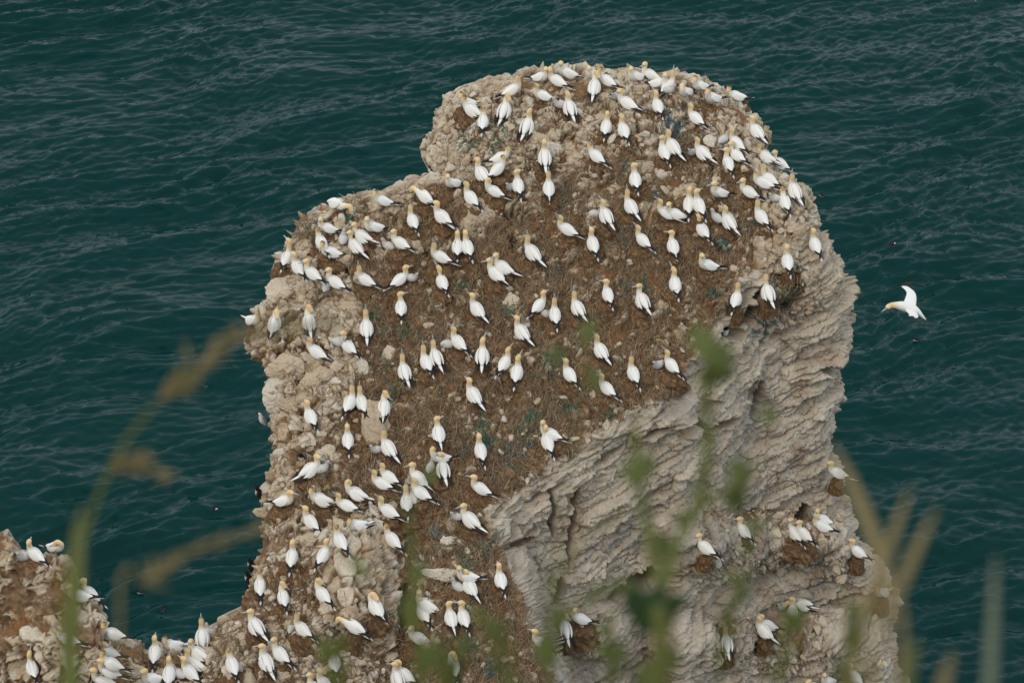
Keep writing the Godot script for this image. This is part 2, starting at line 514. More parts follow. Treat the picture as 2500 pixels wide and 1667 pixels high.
# ------------------------------------------------------------------ stones
func rock_mesh(seed_: int, flat := 1.0, tint := Color.WHITE, nl := 14, ns := 9) -> ArrayMesh:
	var r := RandomNumberGenerator.new()
	r.seed = seed_
	var planes := []
	for i in (15 if nl > 20 else 9):
		var d := Vector3(r.randfn(), r.randfn(), r.randfn()).normalized()
		planes.append([d, r.randf_range(0.62, 0.95) if nl > 20 else r.randf_range(0.5, 0.85)])
	var p := PackedVector3Array()
	var c := PackedColorArray()
	var grid := []
	for j in ns + 1:
		var th := PI * j / ns
		for i in nl:
			var ph := TAU * i / nl
			var d := Vector3(sin(th) * cos(ph), cos(th), sin(th) * sin(ph))
			var rad := 1.15
			for pl in planes:
				var k: float = d.dot(pl[0])
				if k > 0.05: rad = minf(rad, pl[1] / k)
			rad *= 1.0 + 0.06 * n_fine.get_noise_3dv(d * 0.35 + Vector3(seed_ * 3, 0, 0))
			if nl > 20: rad *= 0.93 + 0.10 * smoothstep(0.0, 0.14, c_block.get_noise_3dv(d * 0.75 + Vector3(seed_ * 5, 0, 0)) + 1.0) + 0.10 * n_mid.get_noise_3dv(d * 1.8 + Vector3(0, seed_ * 5, 0)) + 0.04 * smoothstep(0.0, 0.2, c_small.get_noise_3dv(d * 0.9) + 1.0)
			p.append(d * rad * Vector3(1, flat, 1))
	var st := SurfaceTool.new()
	st.begin(Mesh.PRIMITIVE_TRIANGLES)
	st.set_smooth_group(-1)
	for j in ns:
		for i in nl:
			var a := j * nl + i
			var b := j * nl + (i + 1) % nl
			for q in [[a, b, a + nl], [b, b + nl, a + nl]]:
				if (p[q[0]] - p[q[1]]).length() < 1e-5 or (p[q[1]] - p[q[2]]).length() < 1e-5 or (p[q[0]] - p[q[2]]).length() < 1e-5: continue
				for k in q:
					st.set_color(tint)
					st.add_vertex(p[k])
	st.generate_normals()
	return st.commit()

# ------------------------------------------------------------------ birds
const POSES := {
	"u": {"h": Vector3(0.0, 0.47, 0.17), "el": 78.0, "yaw": 0.0, "say": "pointing its bill skyward"},
	"U": {"h": Vector3(-0.015, 0.455, 0.18), "el": 48.0, "yaw": -38.0, "say": "with bill raised slantwise"},
	"V": {"h": Vector3(0.015, 0.455, 0.18), "el": 52.0, "yaw": 38.0, "say": "with bill raised inland"},
	"a": {"h": Vector3(0.0, 0.44, 0.19), "el": -8.0, "yaw": 0.0, "say": "facing away, bill hidden"},
	"l": {"h": Vector3(-0.012, 0.435, 0.18), "el": -4.0, "yaw": -62.0, "say": "looking sideways, bill level"},
	"L": {"h": Vector3(-0.02, 0.45, 0.17), "el": 8.0, "yaw": -95.0, "say": "with bill held sideways"},
	"r": {"h": Vector3(0.012, 0.435, 0.18), "el": -6.0, "yaw": 62.0, "say": "with head turned inland"},
	"d": {"h": Vector3(-0.01, 0.40, 0.19), "el": -66.0, "yaw": -25.0, "say": "bowing bill to breast"},
	"q": {"h": Vector3(0.055, 0.38, 0.15), "el": -48.0, "yaw": 95.0, "say": "preening its shoulder"},
	"p": {"h": Vector3(0.05, 0.33, 0.06), "el": -30.0, "yaw": 155.0, "say": "with head laid on back"},
	"b": {"h": Vector3(-0.02, 0.17, 0.37), "el": -70.0, "yaw": -10.0, "say": "stooping into its nest"},
	"t": {"h": Vector3(0.0, 0.57, 0.16), "el": 20.0, "yaw": -60.0, "say": "standing tall, neck stretched"},
}
var bird_kits := {}

func aim(el: float, yaw: float) -> Vector3:
	var e := deg_to_rad(el)
	var y := deg_to_rad(yaw)
	return Vector3(cos(e) * sin(y), sin(e), -cos(e) * cos(y))

func bird_kit(pose: String) -> Dictionary:
	if bird_kits.has(pose): return bird_kits[pose]
	var po: Dictionary = POSES[pose]
	var hh: Vector3 = Vector3(po.h.x, po.h.y, -po.h.z)
	var bd := aim(po.el, po.yaw)
	var white := Color(0.80, 0.79, 0.76)
	var cream := Color(0.78, 0.70, 0.52)
	var ochre := Color(0.75, 0.54, 0.28)
	var pale := Color(0.76, 0.60, 0.36)
	var low := 0.06 if pose == "b" else 0.0
	var pts := [Vector3(0, 0.105 + low, 0.27), Vector3(0, 0.13 + low, 0.19), Vector3(0, 0.158 + low, 0.07), Vector3(0, 0.185, -0.04), Vector3(0, 0.225 - low, -0.125)]
	var ra := [0.020, 0.056, 0.090, 0.098, 0.084]
	var rb := [0.018, 0.055, 0.092, 0.105, 0.092]
	var cs := [white, white, white, white, white]
	var nb := Vector3(0, 0.29 - low * 1.6, -0.165 - low * 0.6)
	var hb := hh - bd * 0.045
	if pose == "p" or pose == "q":
		nb = Vector3(-0.01, 0.31, -0.17)
		hb = hh - bd * 0.05 + Vector3(0, 0.035, -0.02)
	var nm := nb.lerp(hb, 0.5) + Vector3(0, 0.012, -0.02 if pose in ["d", "q", "p", "b"] else -0.004)
	pts += [nb, nm, hb, hh, hh + bd * 0.045, hh + bd * 0.072]
	ra += [0.064, 0.053, 0.056, 0.055, 0.040, 0.020]
	rb += [0.066, 0.056, 0.058, 0.057, 0.040, 0.020]
	cs += [Color(0.80, 0.77, 0.69), cream.lerp(ochre, 0.5), ochre, ochre.lerp(pale, 0.35), pale, Color(0.30, 0.31, 0.32)]
	var per := 3
	var P := catmull(pts, per)
	var RA := catmull(ra, per)
	var RB := catmull(rb, per)
	var C := []
	for i in P.size():
		var f := float(i) / per
		var i0 := mini(int(f), cs.size() - 1)
		C.append(cs[i0].lerp(cs[mini(i0 + 1, cs.size() - 1)], f - i0))
	var kit := {}
	kit.head = hh
	kit.body = loft(P, RA, RB, Vector3.RIGHT, 12, C)
	var bp := hh + bd * 0.066
	kit.bill = loft([bp, bp + bd * 0.03, bp + bd * 0.075, bp + bd * 0.108, bp + bd * 0.116 + Vector3(0, -0.004, 0)], [0.019, 0.016, 0.011, 0.006, 0.002], [0.021, 0.018, 0.012, 0.007, 0.002], Vector3.RIGHT if absf(bd.x) < 0.8 else Vector3.BACK, 8)
	bird_kits[pose] = kit
	return kit

var wing_mesh: ArrayMesh
var tip_mesh: ArrayMesh
var tail_mesh: ArrayMesh

func bird_shared() -> void:
	# folded wing on the bird's own side, mirrored for the other
	var wp := catmull([Vector3(0.066, 0.275, -0.115), Vector3(0.090, 0.238, -0.05), Vector3(0.094, 0.192, 0.04), Vector3(0.072, 0.158, 0.12), Vector3(0.042, 0.136, 0.19), Vector3(0.022, 0.128, 0.235)], 3)
	wing_mesh = loft(wp, catmull([0.010, 0.022, 0.027, 0.024, 0.017, 0.006], 3), catmull([0.030, 0.072, 0.082, 0.064, 0.036, 0.012], 3), Vector3(1, 0.45, 0), 10)
	tip_mesh = loft(catmull([Vector3(0.058, 0.135, 0.13), Vector3(0.045, 0.132, 0.20), Vector3(0.014, 0.122, 0.29), Vector3(-0.024, 0.108, 0.38), Vector3(-0.058, 0.098, 0.455)], 2), catmull([0.030, 0.040, 0.034, 0.021, 0.003], 2), catmull([0.012, 0.013, 0.011, 0.008, 0.003], 2), Vector3(1, 0.1, -0.3), 8)
	tail_mesh = loft([Vector3(0, 0.098, 0.22), Vector3(0, 0.080, 0.30), Vector3(0, 0.062, 0.40), Vector3(0, 0.048, 0.475)], [0.036, 0.034, 0.022, 0.004], [0.016, 0.011, 0.007, 0.003], Vector3.RIGHT, 8)

func gannet(pose: String, droop: float) -> Node3D:
	var kit := bird_kit(pose)
	var o := Node3D.new()
	o.name = numbered("gannet")
	add_child(o)
	part("body", kit.body, M.plumage, o)
	part("bill", kit.bill, M.bill, o)
	part("tail", tail_mesh, M.white, o)
	for s in [1.0, -1.0]:
		var w := part("wing", wing_mesh, M.white, o)
		# a loosened wing hangs from the shoulder: its rear drops and swings out
		var pivot := Vector3(s * 0.07, 0.26, -0.10)
		var turned := Basis(Vector3.UP, s * droop * 0.5) * Basis(Vector3.RIGHT, droop * 0.35)
		var mirror := Basis.from_scale(Vector3(s, 1, 1))
		w.transform = Transform3D(turned * mirror, pivot - turned * pivot)
		var tipn := part("wing_tip", tip_mesh, M.black, w)
		if s < 0: tipn.position.y = 0.006
	return o

# photo notes: block origin, pixels per photo pixel, then head x y, tail x y, pose
const NOTES := [
	[1000, 120, 4.704, "575 545 925 575 d;620 570 790 760 d;845 690 815 1040 d;1140 560 1060 840 q;1268 330 1110 520 u;1440 420 1600 580 U;1575 245 1340 315 r;1615 225 1830 440 r;1720 175 1860 310 l;1810 500 1880 815 U;1385 700 1335 950 V;2055 230 2290 270 l;2180 240 2350 430 d;2160 300 2130 550 q;2270 730 2220 1070 a;1135 1140 890 1290 d;1090 1240 975 1430 d;775 1260 880 1510 a;1545 1055 1560 1350 a;2065 1095 2250 1330 d"],
	[1400, 120, 4.704, "650 240 860 300 l;790 180 980 350 l;1050 310 960 430 r;1140 260 1110 440 u;1250 430 1345 470 p;1375 360 1545 430 d;1520 500 1710 560 d;1775 460 1960 560 d;530 480 720 690 l;940 490 1000 780 U;1335 640 1460 870 U;545 760 610 1060 U;2050 780 2170 1030 a;1790 920 1940 1160 U;1805 1080 1990 1320 l;1750 1150 1830 1490 l;1410 1030 1570 1270 U;1065 940 1250 1240 U;1005 1010 1100 1350 L;2110 1100 2330 1290 U"],
	[600, 420, 4.704, "1220 430 960 360 b;1475 250 1770 350 d;1900 200 2090 350 b;1890 390 1960 660 u;2180 350 2340 590 a;850 550 1110 670 l;820 660 870 850 d;880 830 1110 960 d;1250 600 1490 800 l;1180 690 1400 960 l;1395 545 1660 610 l;1690 680 1890 890 l;490 780 410 1150 t;550 930 760 1290 a;690 1020 880 1260 l;940 1120 1190 1360 l;1290 1090 1480 1300 u;1845 1085 1660 1320 a;2215 1090 2310 1390 U;2145 830 2280 1020 u"],
	[1000, 400, 4.704, "440 150 600 200 l;640 220 820 530 U;905 200 1090 360 q;1240 80 1290 430 r;1595 100 1600 340 u;295 440 450 690 a;1710 610 1900 820 U;2205 420 2330 720 U;2080 740 2150 1060 a;1340 830 1490 1100 u;550 780 550 1120 a;640 780 710 1090 a;965 1050 1170 1240 l;910 1100 1150 1390 l"],
	[1400, 400, 4.704, "705 10 740 340 r;615 310 740 610 u;985 420 1250 660 U;1080 470 1270 620 l;1335 280 1320 570 a;1415 300 1490 590 r;1435 590 1540 860 a;1580 240 1780 340 a;1720 490 1870 770 U;2110 430 2220 710 u;1925 190 2070 380 l;2080 80 2290 280 U;2170 20 2330 240 u;730 720 870 970 U;1120 780 1190 1130 l;1460 1060 1700 1190 L;1145 1200 1180 1510 U"],
	[1700, 250, 4.704, "885 570 1060 780 l;1090 830 1160 1090 u;990 990 1070 1330 d;1335 1460 1390 1730 a"],
	[600, 650, 4.704, "1785 310 1800 650 r;1380 510 1400 850 u;150 520 130 680 u;365 560 320 800 p;745 490 790 790 q;715 830 930 1050 U;1100 760 1310 1030 l;1800 1020 1880 1350 u;2040 920 2110 1190 u;2155 860 2270 1200 u"],
	[1000, 650, 4.704, "710 320 850 580 a;1545 290 1340 590 a;1660 370 1690 700 u;1890 300 2010 590 u;1220 580 1340 820 a;485 700 680 990 U;845 830 840 1120 V;1140 940 1040 1210 V;1255 1030 1210 1370 V;670 1290 800 1560 a;2140 790 2240 1050 U;1785 1070 1860 1300 a;2190 1240 2330 1480 U"],
	[1400, 650, 4.704, "365 160 440 470 l;745 220 840 500 L;1890 200 1830 480 u;2210 110 2270 420 u;655 1040 740 1350 u;1060 970 1220 1250 U"],
	[1800, 600, 4.704, "565 0 590 310 a"],
	[600, 930, 4.704, "1225 60 1140 370 u;1305 60 1390 390 u;1620 150 1610 420 q;705 230 820 540 a;1165 500 1190 810 a;1580 570 1710 850 u;2205 420 2260 760 r;2155 780 2350 870 q;2235 830 2300 1150 L;830 860 600 1100 r;1560 950 1790 1190 U;1470 1030 1730 1250 U;1900 950 2060 1190 l;1925 1120 2140 1370 U;1840 1200 1870 1560 u;1190 1160 1340 1310 q;750 1250 910 1390 d;1065 1290 1330 1490 U;540 1270 290 1390 a"],
	[1000, 930, 4.704, "790 610 840 890 a;1548 510 1640 830 a;1530 470 1800 690 L;710 1090 980 1300 a"],
	[1800, 930, 4.704, "1060 930 1285 1110 a"],
	[600, 1200, 4.704, "670 170 820 420 a;1210 310 1480 330 d;1540 60 1770 300 U;1600 390 1820 670 d;1030 400 1200 720 d;930 550 870 790 a;540 560 525 830 a;155 910 175 1210 d;445 1070 510 1360 q;860 1030 1040 1300 q;1500 1210 1620 1440 p"],
	[1000, 1200, 4.704, "600 150 810 400 l;635 900 800 1220 a;580 860 850 1000 L;1025 830 1090 1160 a;1865 1350 2060 1490 l"],
	[1400, 1200, 4.704, "1900 300 2070 580 l;1430 490 1600 720 l"],
	[1800, 1200, 4.704, "590 310 720 580 L;700 340 870 590 l;885 260 1110 460 U;890 210 1140 370 l;1310 550 1330 700 a;1590 1090 1750 1130 d;630 1220 630 1550 l;550 1290 860 1320 b"],
	[0, 1280, 4.052, "285 155 530 390 r;560 175 440 230 p;820 545 1050 790 l;700 600 870 730 a;590 1010 870 1190 U;300 1260 390 1540 V;1030 985 1320 1120 d;1060 1180 1240 1300 p;1020 1270 1220 1430 d;985 1330 1250 1500 a;930 1420 1130 1580 a;1535 1100 1530 1320 a;1630 1130 1860 1160 d;1420 1440 1530 1550 a"],
	[400, 1330, 4.652, "430 840 460 1190 u;300 1080 590 1310 L;255 1170 530 1420 U;60 1270 60 1620 a;215 1270 470 1560 a;735 1190 830 1480 d;1105 1130 1250 1460 l;1245 1060 1500 1380 L;980 740 1110 1000 l;1495 780 1730 1050 u;1970 860 2280 1010 b;1930 1150 1990 1490 r;1750 1400 1950 1700 U;1650 1460 1800 1750 l"],
	[800, 1330, 4.652, "1035 590 1200 930 a;1015 530 1280 740 L;1385 650 1470 1010 r;1510 640 1600 970 l;935 930 1240 1110 l;1445 1260 1510 1550 p;750 1330 900 1700 l;800 1310 1000 1560 a"],
	[1300, 1330, 4.652, "380 800 450 1110 q;450 740 650 880 d;0 960 160 1170 a;2190 930 2210 1190 u"],
	[1700, 1330, 4.652, "680 810 860 1050 U;725 790 960 960 a;2110 1320 2112 1400 d;1745 1350 1850 1560 a;1425 1470 1660 1530 l;1250 1530 1350 1640 a"],
]
const CHICKS := [[1000, 120, 4.704, "1735 660"], [1400, 120, 4.704, "490 620;1090 540;1720 1090;1375 1190"], [600, 420, 4.704, "1130 830;1640 860;935 1330;1910 1235"], [1000, 400, 4.704, "1185 290;2130 595"], [1400, 400, 4.704, "1660 650"], [1700, 250, 4.704, "910 1150"], [600, 650, 4.704, "1085 910"], [1000, 650, 4.704, "450 910;1570 560"], [1400, 650, 4.704, "985 1150"], [1800, 600, 4.704, "490 150"], [600, 930, 4.704, "1510 790;880 1050;2120 1010"], [600, 1200, 4.704, "1490 240;1940 110"], [1000, 1200, 4.704, "575 1110;565 320"], [0, 1280, 4.052, "1045 1120;250 320"], [400, 1330, 4.652, "1450 960;345 1000;545 1020;2000 965;165 1490;1180 1400"], [1700, 1330, 4.652, "965 720"]]

func place_of(u: float, v: float) -> String:
	if u < 260.0: return "on the mainland buttress"
	if u < 470.0 and v > 1540.0: return "on the saddle"
	if v < 240.0: return "on the crest"
	if in_cliff(u, v) > 0.4: return "on a grey cliff ledge" if v > 1100.0 else "at the cliff edge"
	if v < 460.0: return "on the domed head"
	if u > 1780.0: return "on the outer shoulder"
	if v < 640.0 and u < 1080.0: return "on the seaward shoulder"
	if v > 1250.0: return "on the lower ridge" if u < 1000.0 else "below the nest slope"
	if u < 900.0: return "among seaward boulders"
	if v < 740.0: return "high on the brown slope"
	return "low on the brown slope"

var bird_bases := []   # [position, has nest]

func place_birds() -> void:
	var heads := []
	var chick_at := []
	for b in CHICKS:
		for w in b[3].split(";"):
			var f: PackedFloat64Array = w.split_floats(" ")
			chick_at.append(Vector2(b[0] + f[0] / b[2], b[1] + f[1] / b[2]))
	for b in NOTES:
		for w in b[3].split(";"):
			var f: PackedStringArray = w.split(" ")
			var hd := Vector2(b[0] + float(f[0]) / b[2], b[1] + float(f[1]) / b[2])
			var tl := Vector2(b[0] + float(f[2]) / b[2], b[1] + float(f[3]) / b[2])
			var po: Dictionary = POSES[f[4]]
			var sc := rng.randf_range(0.98, 1.08)
			var hit := on_rock(hd.x, hd.y + 45.0)
			var per_m: float = 7000.0 / (hit[0] - EYE).dot(FWD)
			var dx := (hd.x - tl.x) / per_m / sc
			var dy := (tl.y - hd.y) / per_m / sc
			var run: float = po.h.z + 0.44
			var rise: float = po.h.y - 0.075
			var yaw := atan2(dx / run, (dy - rise * cp) / (run * sp))
			var kit := bird_kit(f[4])
			var basis := Basis(Vector3.UP, -yaw)
			var up := 0.05
			var off: Vector3 = basis * (kit.head * sc) + Vector3(0, up, 0)
			var foot := hd - Vector2(off.dot(Vector3.RIGHT), -off.dot(UPV)) * per_m
			hit = on_rock(foot.x, foot.y)
			var base: Vector3 = hit[0]
			# keep the head on its line of sight
			var depth := (base - EYE).dot(FWD)
			base = at(foot.x, foot.y, depth)
			# against a steep face the bird stands out on its nest instead of inside the rock
			var shift := 0.0
			for tp in [[kit.head, 0.07], [Vector3(0, 0.25, -0.12), 0.09], [Vector3(0, 0.16, 0.05), 0.09], [Vector3(0, 0.15, 0.2), 0.05]]:
				var wp: Vector3 = base + Vector3(0, up, 0) + basis * (tp[0] * sc)
				var pp := pix(wp)
				var d1 := near_rock(pp)
				if d1 < 1e8: shift = maxf(shift, (wp - EYE).dot(FWD) + tp[1] * 0.6 - d1)
			shift = clampf(shift, 0.0, 1.6)
			base -= ray(foot.x, foot.y) * shift
			var droop := 0.0 if rng.randf() < 0.62 else rng.randf_range(0.15, 0.6)
			var o := gannet(f[4], droop)
			o.transform = Transform3D(basis * Basis(Vector3.RIGHT, rng.randf_range(-0.04, 0.10)) * Basis.from_scale(Vector3.ONE * sc), base + Vector3(0, up - 0.02, 0))
			var with_chick := false
			for c in chick_at: with_chick = with_chick or (c - foot).length() < 42.0
			var say: String = po.say
			if with_chick: say += " beside a chick"
			bird_bases.append([base, foot, shift, say, droop > 0.0, o])
	for q in bird_bases:
		var pair := false
		for k in bird_bases: pair = pair or (k[1] != q[1] and (k[1] - q[1]).length() < 40.0)
		tag(q[5], "%s gannet %s,%s %s" % ["paired" if pair else "lone", q[3], " drooping wings," if q[4] else "", place_of(q[1].x, q[1].y)], "gannet", "gannets nesting on the stack")
	for c in chick_at:
		var hit := on_rock(c.x, c.y + 6.0)
		var o := thing("gannet_chick", "downy grey-white gannet chick %s" % place_of(c.x, c.y), "chick", "downy gannet chicks")
		part("body", M.chick_mesh, M.chick, o)
		part("bill", M.chick_bill, M.black, o)
		o.transform = Transform3D(Basis(Vector3.UP, rng.randf_range(-2.5, 2.5)) * Basis.from_scale(Vector3.ONE * rng.randf_range(0.85, 1.15)), hit[0] + Vector3(0, 0.02, 0))

func chick_kit() -> void:
	var g := Color(0.56, 0.55, 0.53)
	var d := Color(0.42, 0.41, 0.40)
	var p := catmull([Vector3(0, 0.07, 0.15), Vector3(0, 0.085, 0.09), Vector3(0, 0.10, 0.0), Vector3(0, 0.12, -0.08), Vector3(0, 0.18, -0.125), Vector3(0, 0.225, -0.14), Vector3(0, 0.235, -0.18), Vector3(0, 0.232, -0.205)], 3)
	var r := catmull([0.02, 0.075, 0.098, 0.088, 0.05, 0.044, 0.036, 0.014], 3)
	var c := []
	for i in p.size(): c.append(g if i < 14 else (d if i < 19 else Color(0.05, 0.05, 0.05)))
	M.chick_mesh = loft(p, r, r, Vector3.RIGHT, 10, c)
	M.chick_bill = loft([Vector3(0, 0.232, -0.195), Vector3(0, 0.225, -0.225), Vector3(0, 0.215, -0.262)], [0.014, 0.010, 0.002], [0.014, 0.010, 0.002], Vector3.RIGHT, 6)

# nests: low mounds of mud and straw under the birds of the nest slope
func nest_mesh(seed_: int) -> ArrayMesh:
	var v := PackedVector3Array()
	var idx := PackedInt32Array()
	var c := PackedColorArray()
	var seg := 40
	var shape := [[0.0, 0.05], [0.10, 0.045], [0.17, 0.06], [0.215, 0.045], [0.25, 0.0], [0.28, -0.07], [0.31, -0.15], [0.335, -0.25], [0.36, -0.38]]
	var prof := []
	for k in range(0, 17):
		var a: Array = shape[k / 2]
		var b: Array = shape[mini((k + 1) / 2, 8)]
		prof.append([(a[0] + b[0]) * 0.5, (a[1] + b[1]) * 0.5])
	for j in prof.size():
		for i in seg:
			var a := TAU * i / seg
			var streak := n_fine.get_noise_2d(i * 0.33 + seed_ * 40.0 + j * 0.03, j * 0.05)
			var lump := n_mid.get_noise_3d(cos(a) * 1.3 + seed_ * 7.0, prof[j][1] * 4.0, sin(a) * 1.3)
			var k := 1.0 + 0.30 * lump + (0.10 * streak if j > 3 else 0.0) + 0.05 * n_fine.get_noise_2d(i * 3.0, j * 2.0 + seed_ * 9.0)
			var y: float = prof[j][1] + 0.05 * lump + 0.03 * n_fine.get_noise_2d(i * 0.9 + seed_ * 13.0, j * 0.7)
			v.append(Vector3(cos(a) * prof[j][0] * k, y, sin(a) * prof[j][0] * k))
			var t := clampf(0.4 + 0.9 * streak + 0.4 * n_fine.get_noise_2d(i * 2.0 + 90.0, j * 1.1 + seed_ * 31.0), 0, 1)
			c.append(Color(0.15, 0.092, 0.054).lerp(Color(0.40, 0.25, 0.135), t * t))
	for j in prof.size() - 1:
		for i in seg:
			var a := j * seg + i
			var b := j * seg + (i + 1) % seg
			idx.append_array(PackedInt32Array([a, b, a + seg, b, b + seg, a + seg]))
	var st := SurfaceTool.new()
	st.begin(Mesh.PRIMITIVE_TRIANGLES)
	for k in idx:
		st.set_color(c[k])
		st.add_vertex(v[k])
	st.index()
	st.generate_normals()
	return st.commit()

func place_nests() -> void:
	var kinds := []
	for i in 5: kinds.append(nest_mesh(i + 1))
	for b in bird_bases:
		var foot: Vector2 = b[1]
		var blocks := false
		for k in bird_bases: blocks = blocks or (b[2] > 0.2 and k[1] != foot and absf(k[1].x - foot.x) < 40.0 and k[1].y > foot.y and k[1].y - foot.y < 75.0)
		if blocks: continue
		if b[2] < 0.2 and (foot.y < 250.0 or foot.x < 470.0 or soil_share(foot.x, foot.y) < 0.4): continue
		var o := MeshInstance3D.new()
		o.name = numbered("nest_mound")
		o.mesh = kinds[rng.randi() % 5]
		o.material_override = M.rock
		add_child(o)
		tag(o, "nest under gannet %s, %s" % [b[3], place_of(foot.x, foot.y)], "nest", "nest mounds of the colony")
		var s := rng.randf_range(0.85, 1.2) * (0.58 if b[2] > 0.2 else 1.0)
		o.transform = Transform3D(Basis(Vector3.UP, rng.randf() * TAU).scaled(Vector3(s, rng.randf_range(0.8, 1.1), s)), b[0] + Vector3(0, -0.01, 0))

# small dark seabirds
func auk(called: String, label: String, group: String, pos: Vector3, yaw: float, upright: bool, grey := false) -> void:
	var o := thing(called, label, "seabird", group)
	var back := Color(0.02, 0.018, 0.017) if not grey else Color(0.32, 0.34, 0.37)
	var p: Array
	if upright: p = [Vector3(0, 0.03, 0.09), Vector3(0, 0.09, 0.05), Vector3(0, 0.17, 0.01), Vector3(0, 0.25, -0.02), Vector3(0, 0.31, -0.035), Vector3(0, 0.345, -0.055), Vector3(0, 0.345, -0.085)]
	else: p = [Vector3(0, 0.05, 0.19), Vector3(0, 0.05, 0.12), Vector3(0, 0.045, 0.02), Vector3(0, 0.05, -0.09), Vector3(0, 0.10, -0.145), Vector3(0, 0.145, -0.16), Vector3(0, 0.145, -0.195)]
	var P := catmull(p, 3)
	var R := catmull([0.012, 0.05, 0.076, 0.066, 0.04, 0.036, 0.014], 3)
	var m := loft(P, R, R, Vector3.RIGHT, 10, [])
	var arr := m.surface_get_arrays(0)
	var cs := PackedColorArray()
	for k in arr[Mesh.ARRAY_VERTEX].size():
		var q: Vector3 = arr[Mesh.ARRAY_VERTEX][k]
		var belly := (q.z < -0.005 and q.y < 0.27) if upright else (q.y < 0.045)
		if grey: belly = belly or q.y > 0.27
		cs.append(Color(0.78, 0.77, 0.75) if belly else back)
	arr[Mesh.ARRAY_COLOR] = cs
	var m2 := ArrayMesh.new()
	m2.add_surface_from_arrays(Mesh.PRIMITIVE_TRIANGLES, arr)
	part("body", m2, M.plumage, o)
	var hd: Vector3 = p[6]
	part("bill", loft([hd + Vector3(0, 0, 0.01), hd + Vector3(0, -0.004, -0.03), hd + Vector3(0, -0.012, -0.06)], [0.009, 0.007, 0.002], [0.016, 0.013, 0.003], Vector3.RIGHT, 6), M.black, o)
	for s in [1.0, -1.0]:
		var w: ArrayMesh
		if upright: w = loft([Vector3(s * 0.06, 0.24, 0.0), Vector3(s * 0.078, 0.17, 0.03), Vector3(s * 0.05, 0.08, 0.07), Vector3(s * 0.02, 0.03, 0.10)], [0.006, 0.012, 0.010, 0.003], [0.02, 0.045, 0.03, 0.004], Vector3(s, 0, 0), 8)
		else: w = loft([Vector3(s * 0.055, 0.085, -0.07), Vector3(s * 0.072, 0.08, 0.0), Vector3(s * 0.05, 0.08, 0.10), Vector3(s * 0.015, 0.08, 0.20)], [0.006, 0.012, 0.010, 0.003], [0.02, 0.036, 0.026, 0.004], Vector3(s, 0, 0), 8)
		part("wing", w, M.black if not grey else M.grey, o)
	o.transform = Transform3D(Basis(Vector3.UP, yaw), pos)

func flat_wing(root: Vector3, elbow: Vector3, wrist: Vector3, tip: Vector3, chord: Vector3, cr: Array) -> Array:
	# white inner wing and dark hand, both with thickness
	var inner := loft(catmull([root, elbow, wrist], 4), catmull([cr[0], cr[1], cr[2]], 4), catmull([0.028, 0.018, 0.011], 4), chord, 10)
	var dirw := (tip - wrist)
	var hand := loft(catmull([wrist - dirw * 0.08, wrist + dirw * 0.35 + chord * 0.01, wrist + dirw * 0.7 + chord * 0.025, tip + chord * 0.05], 4), catmull([cr[2] * 0.98, cr[2] * 0.8, cr[2] * 0.48, 0.008], 4), catmull([0.013, 0.010, 0.007, 0.004], 4), chord, 10)
	return [inner, hand]

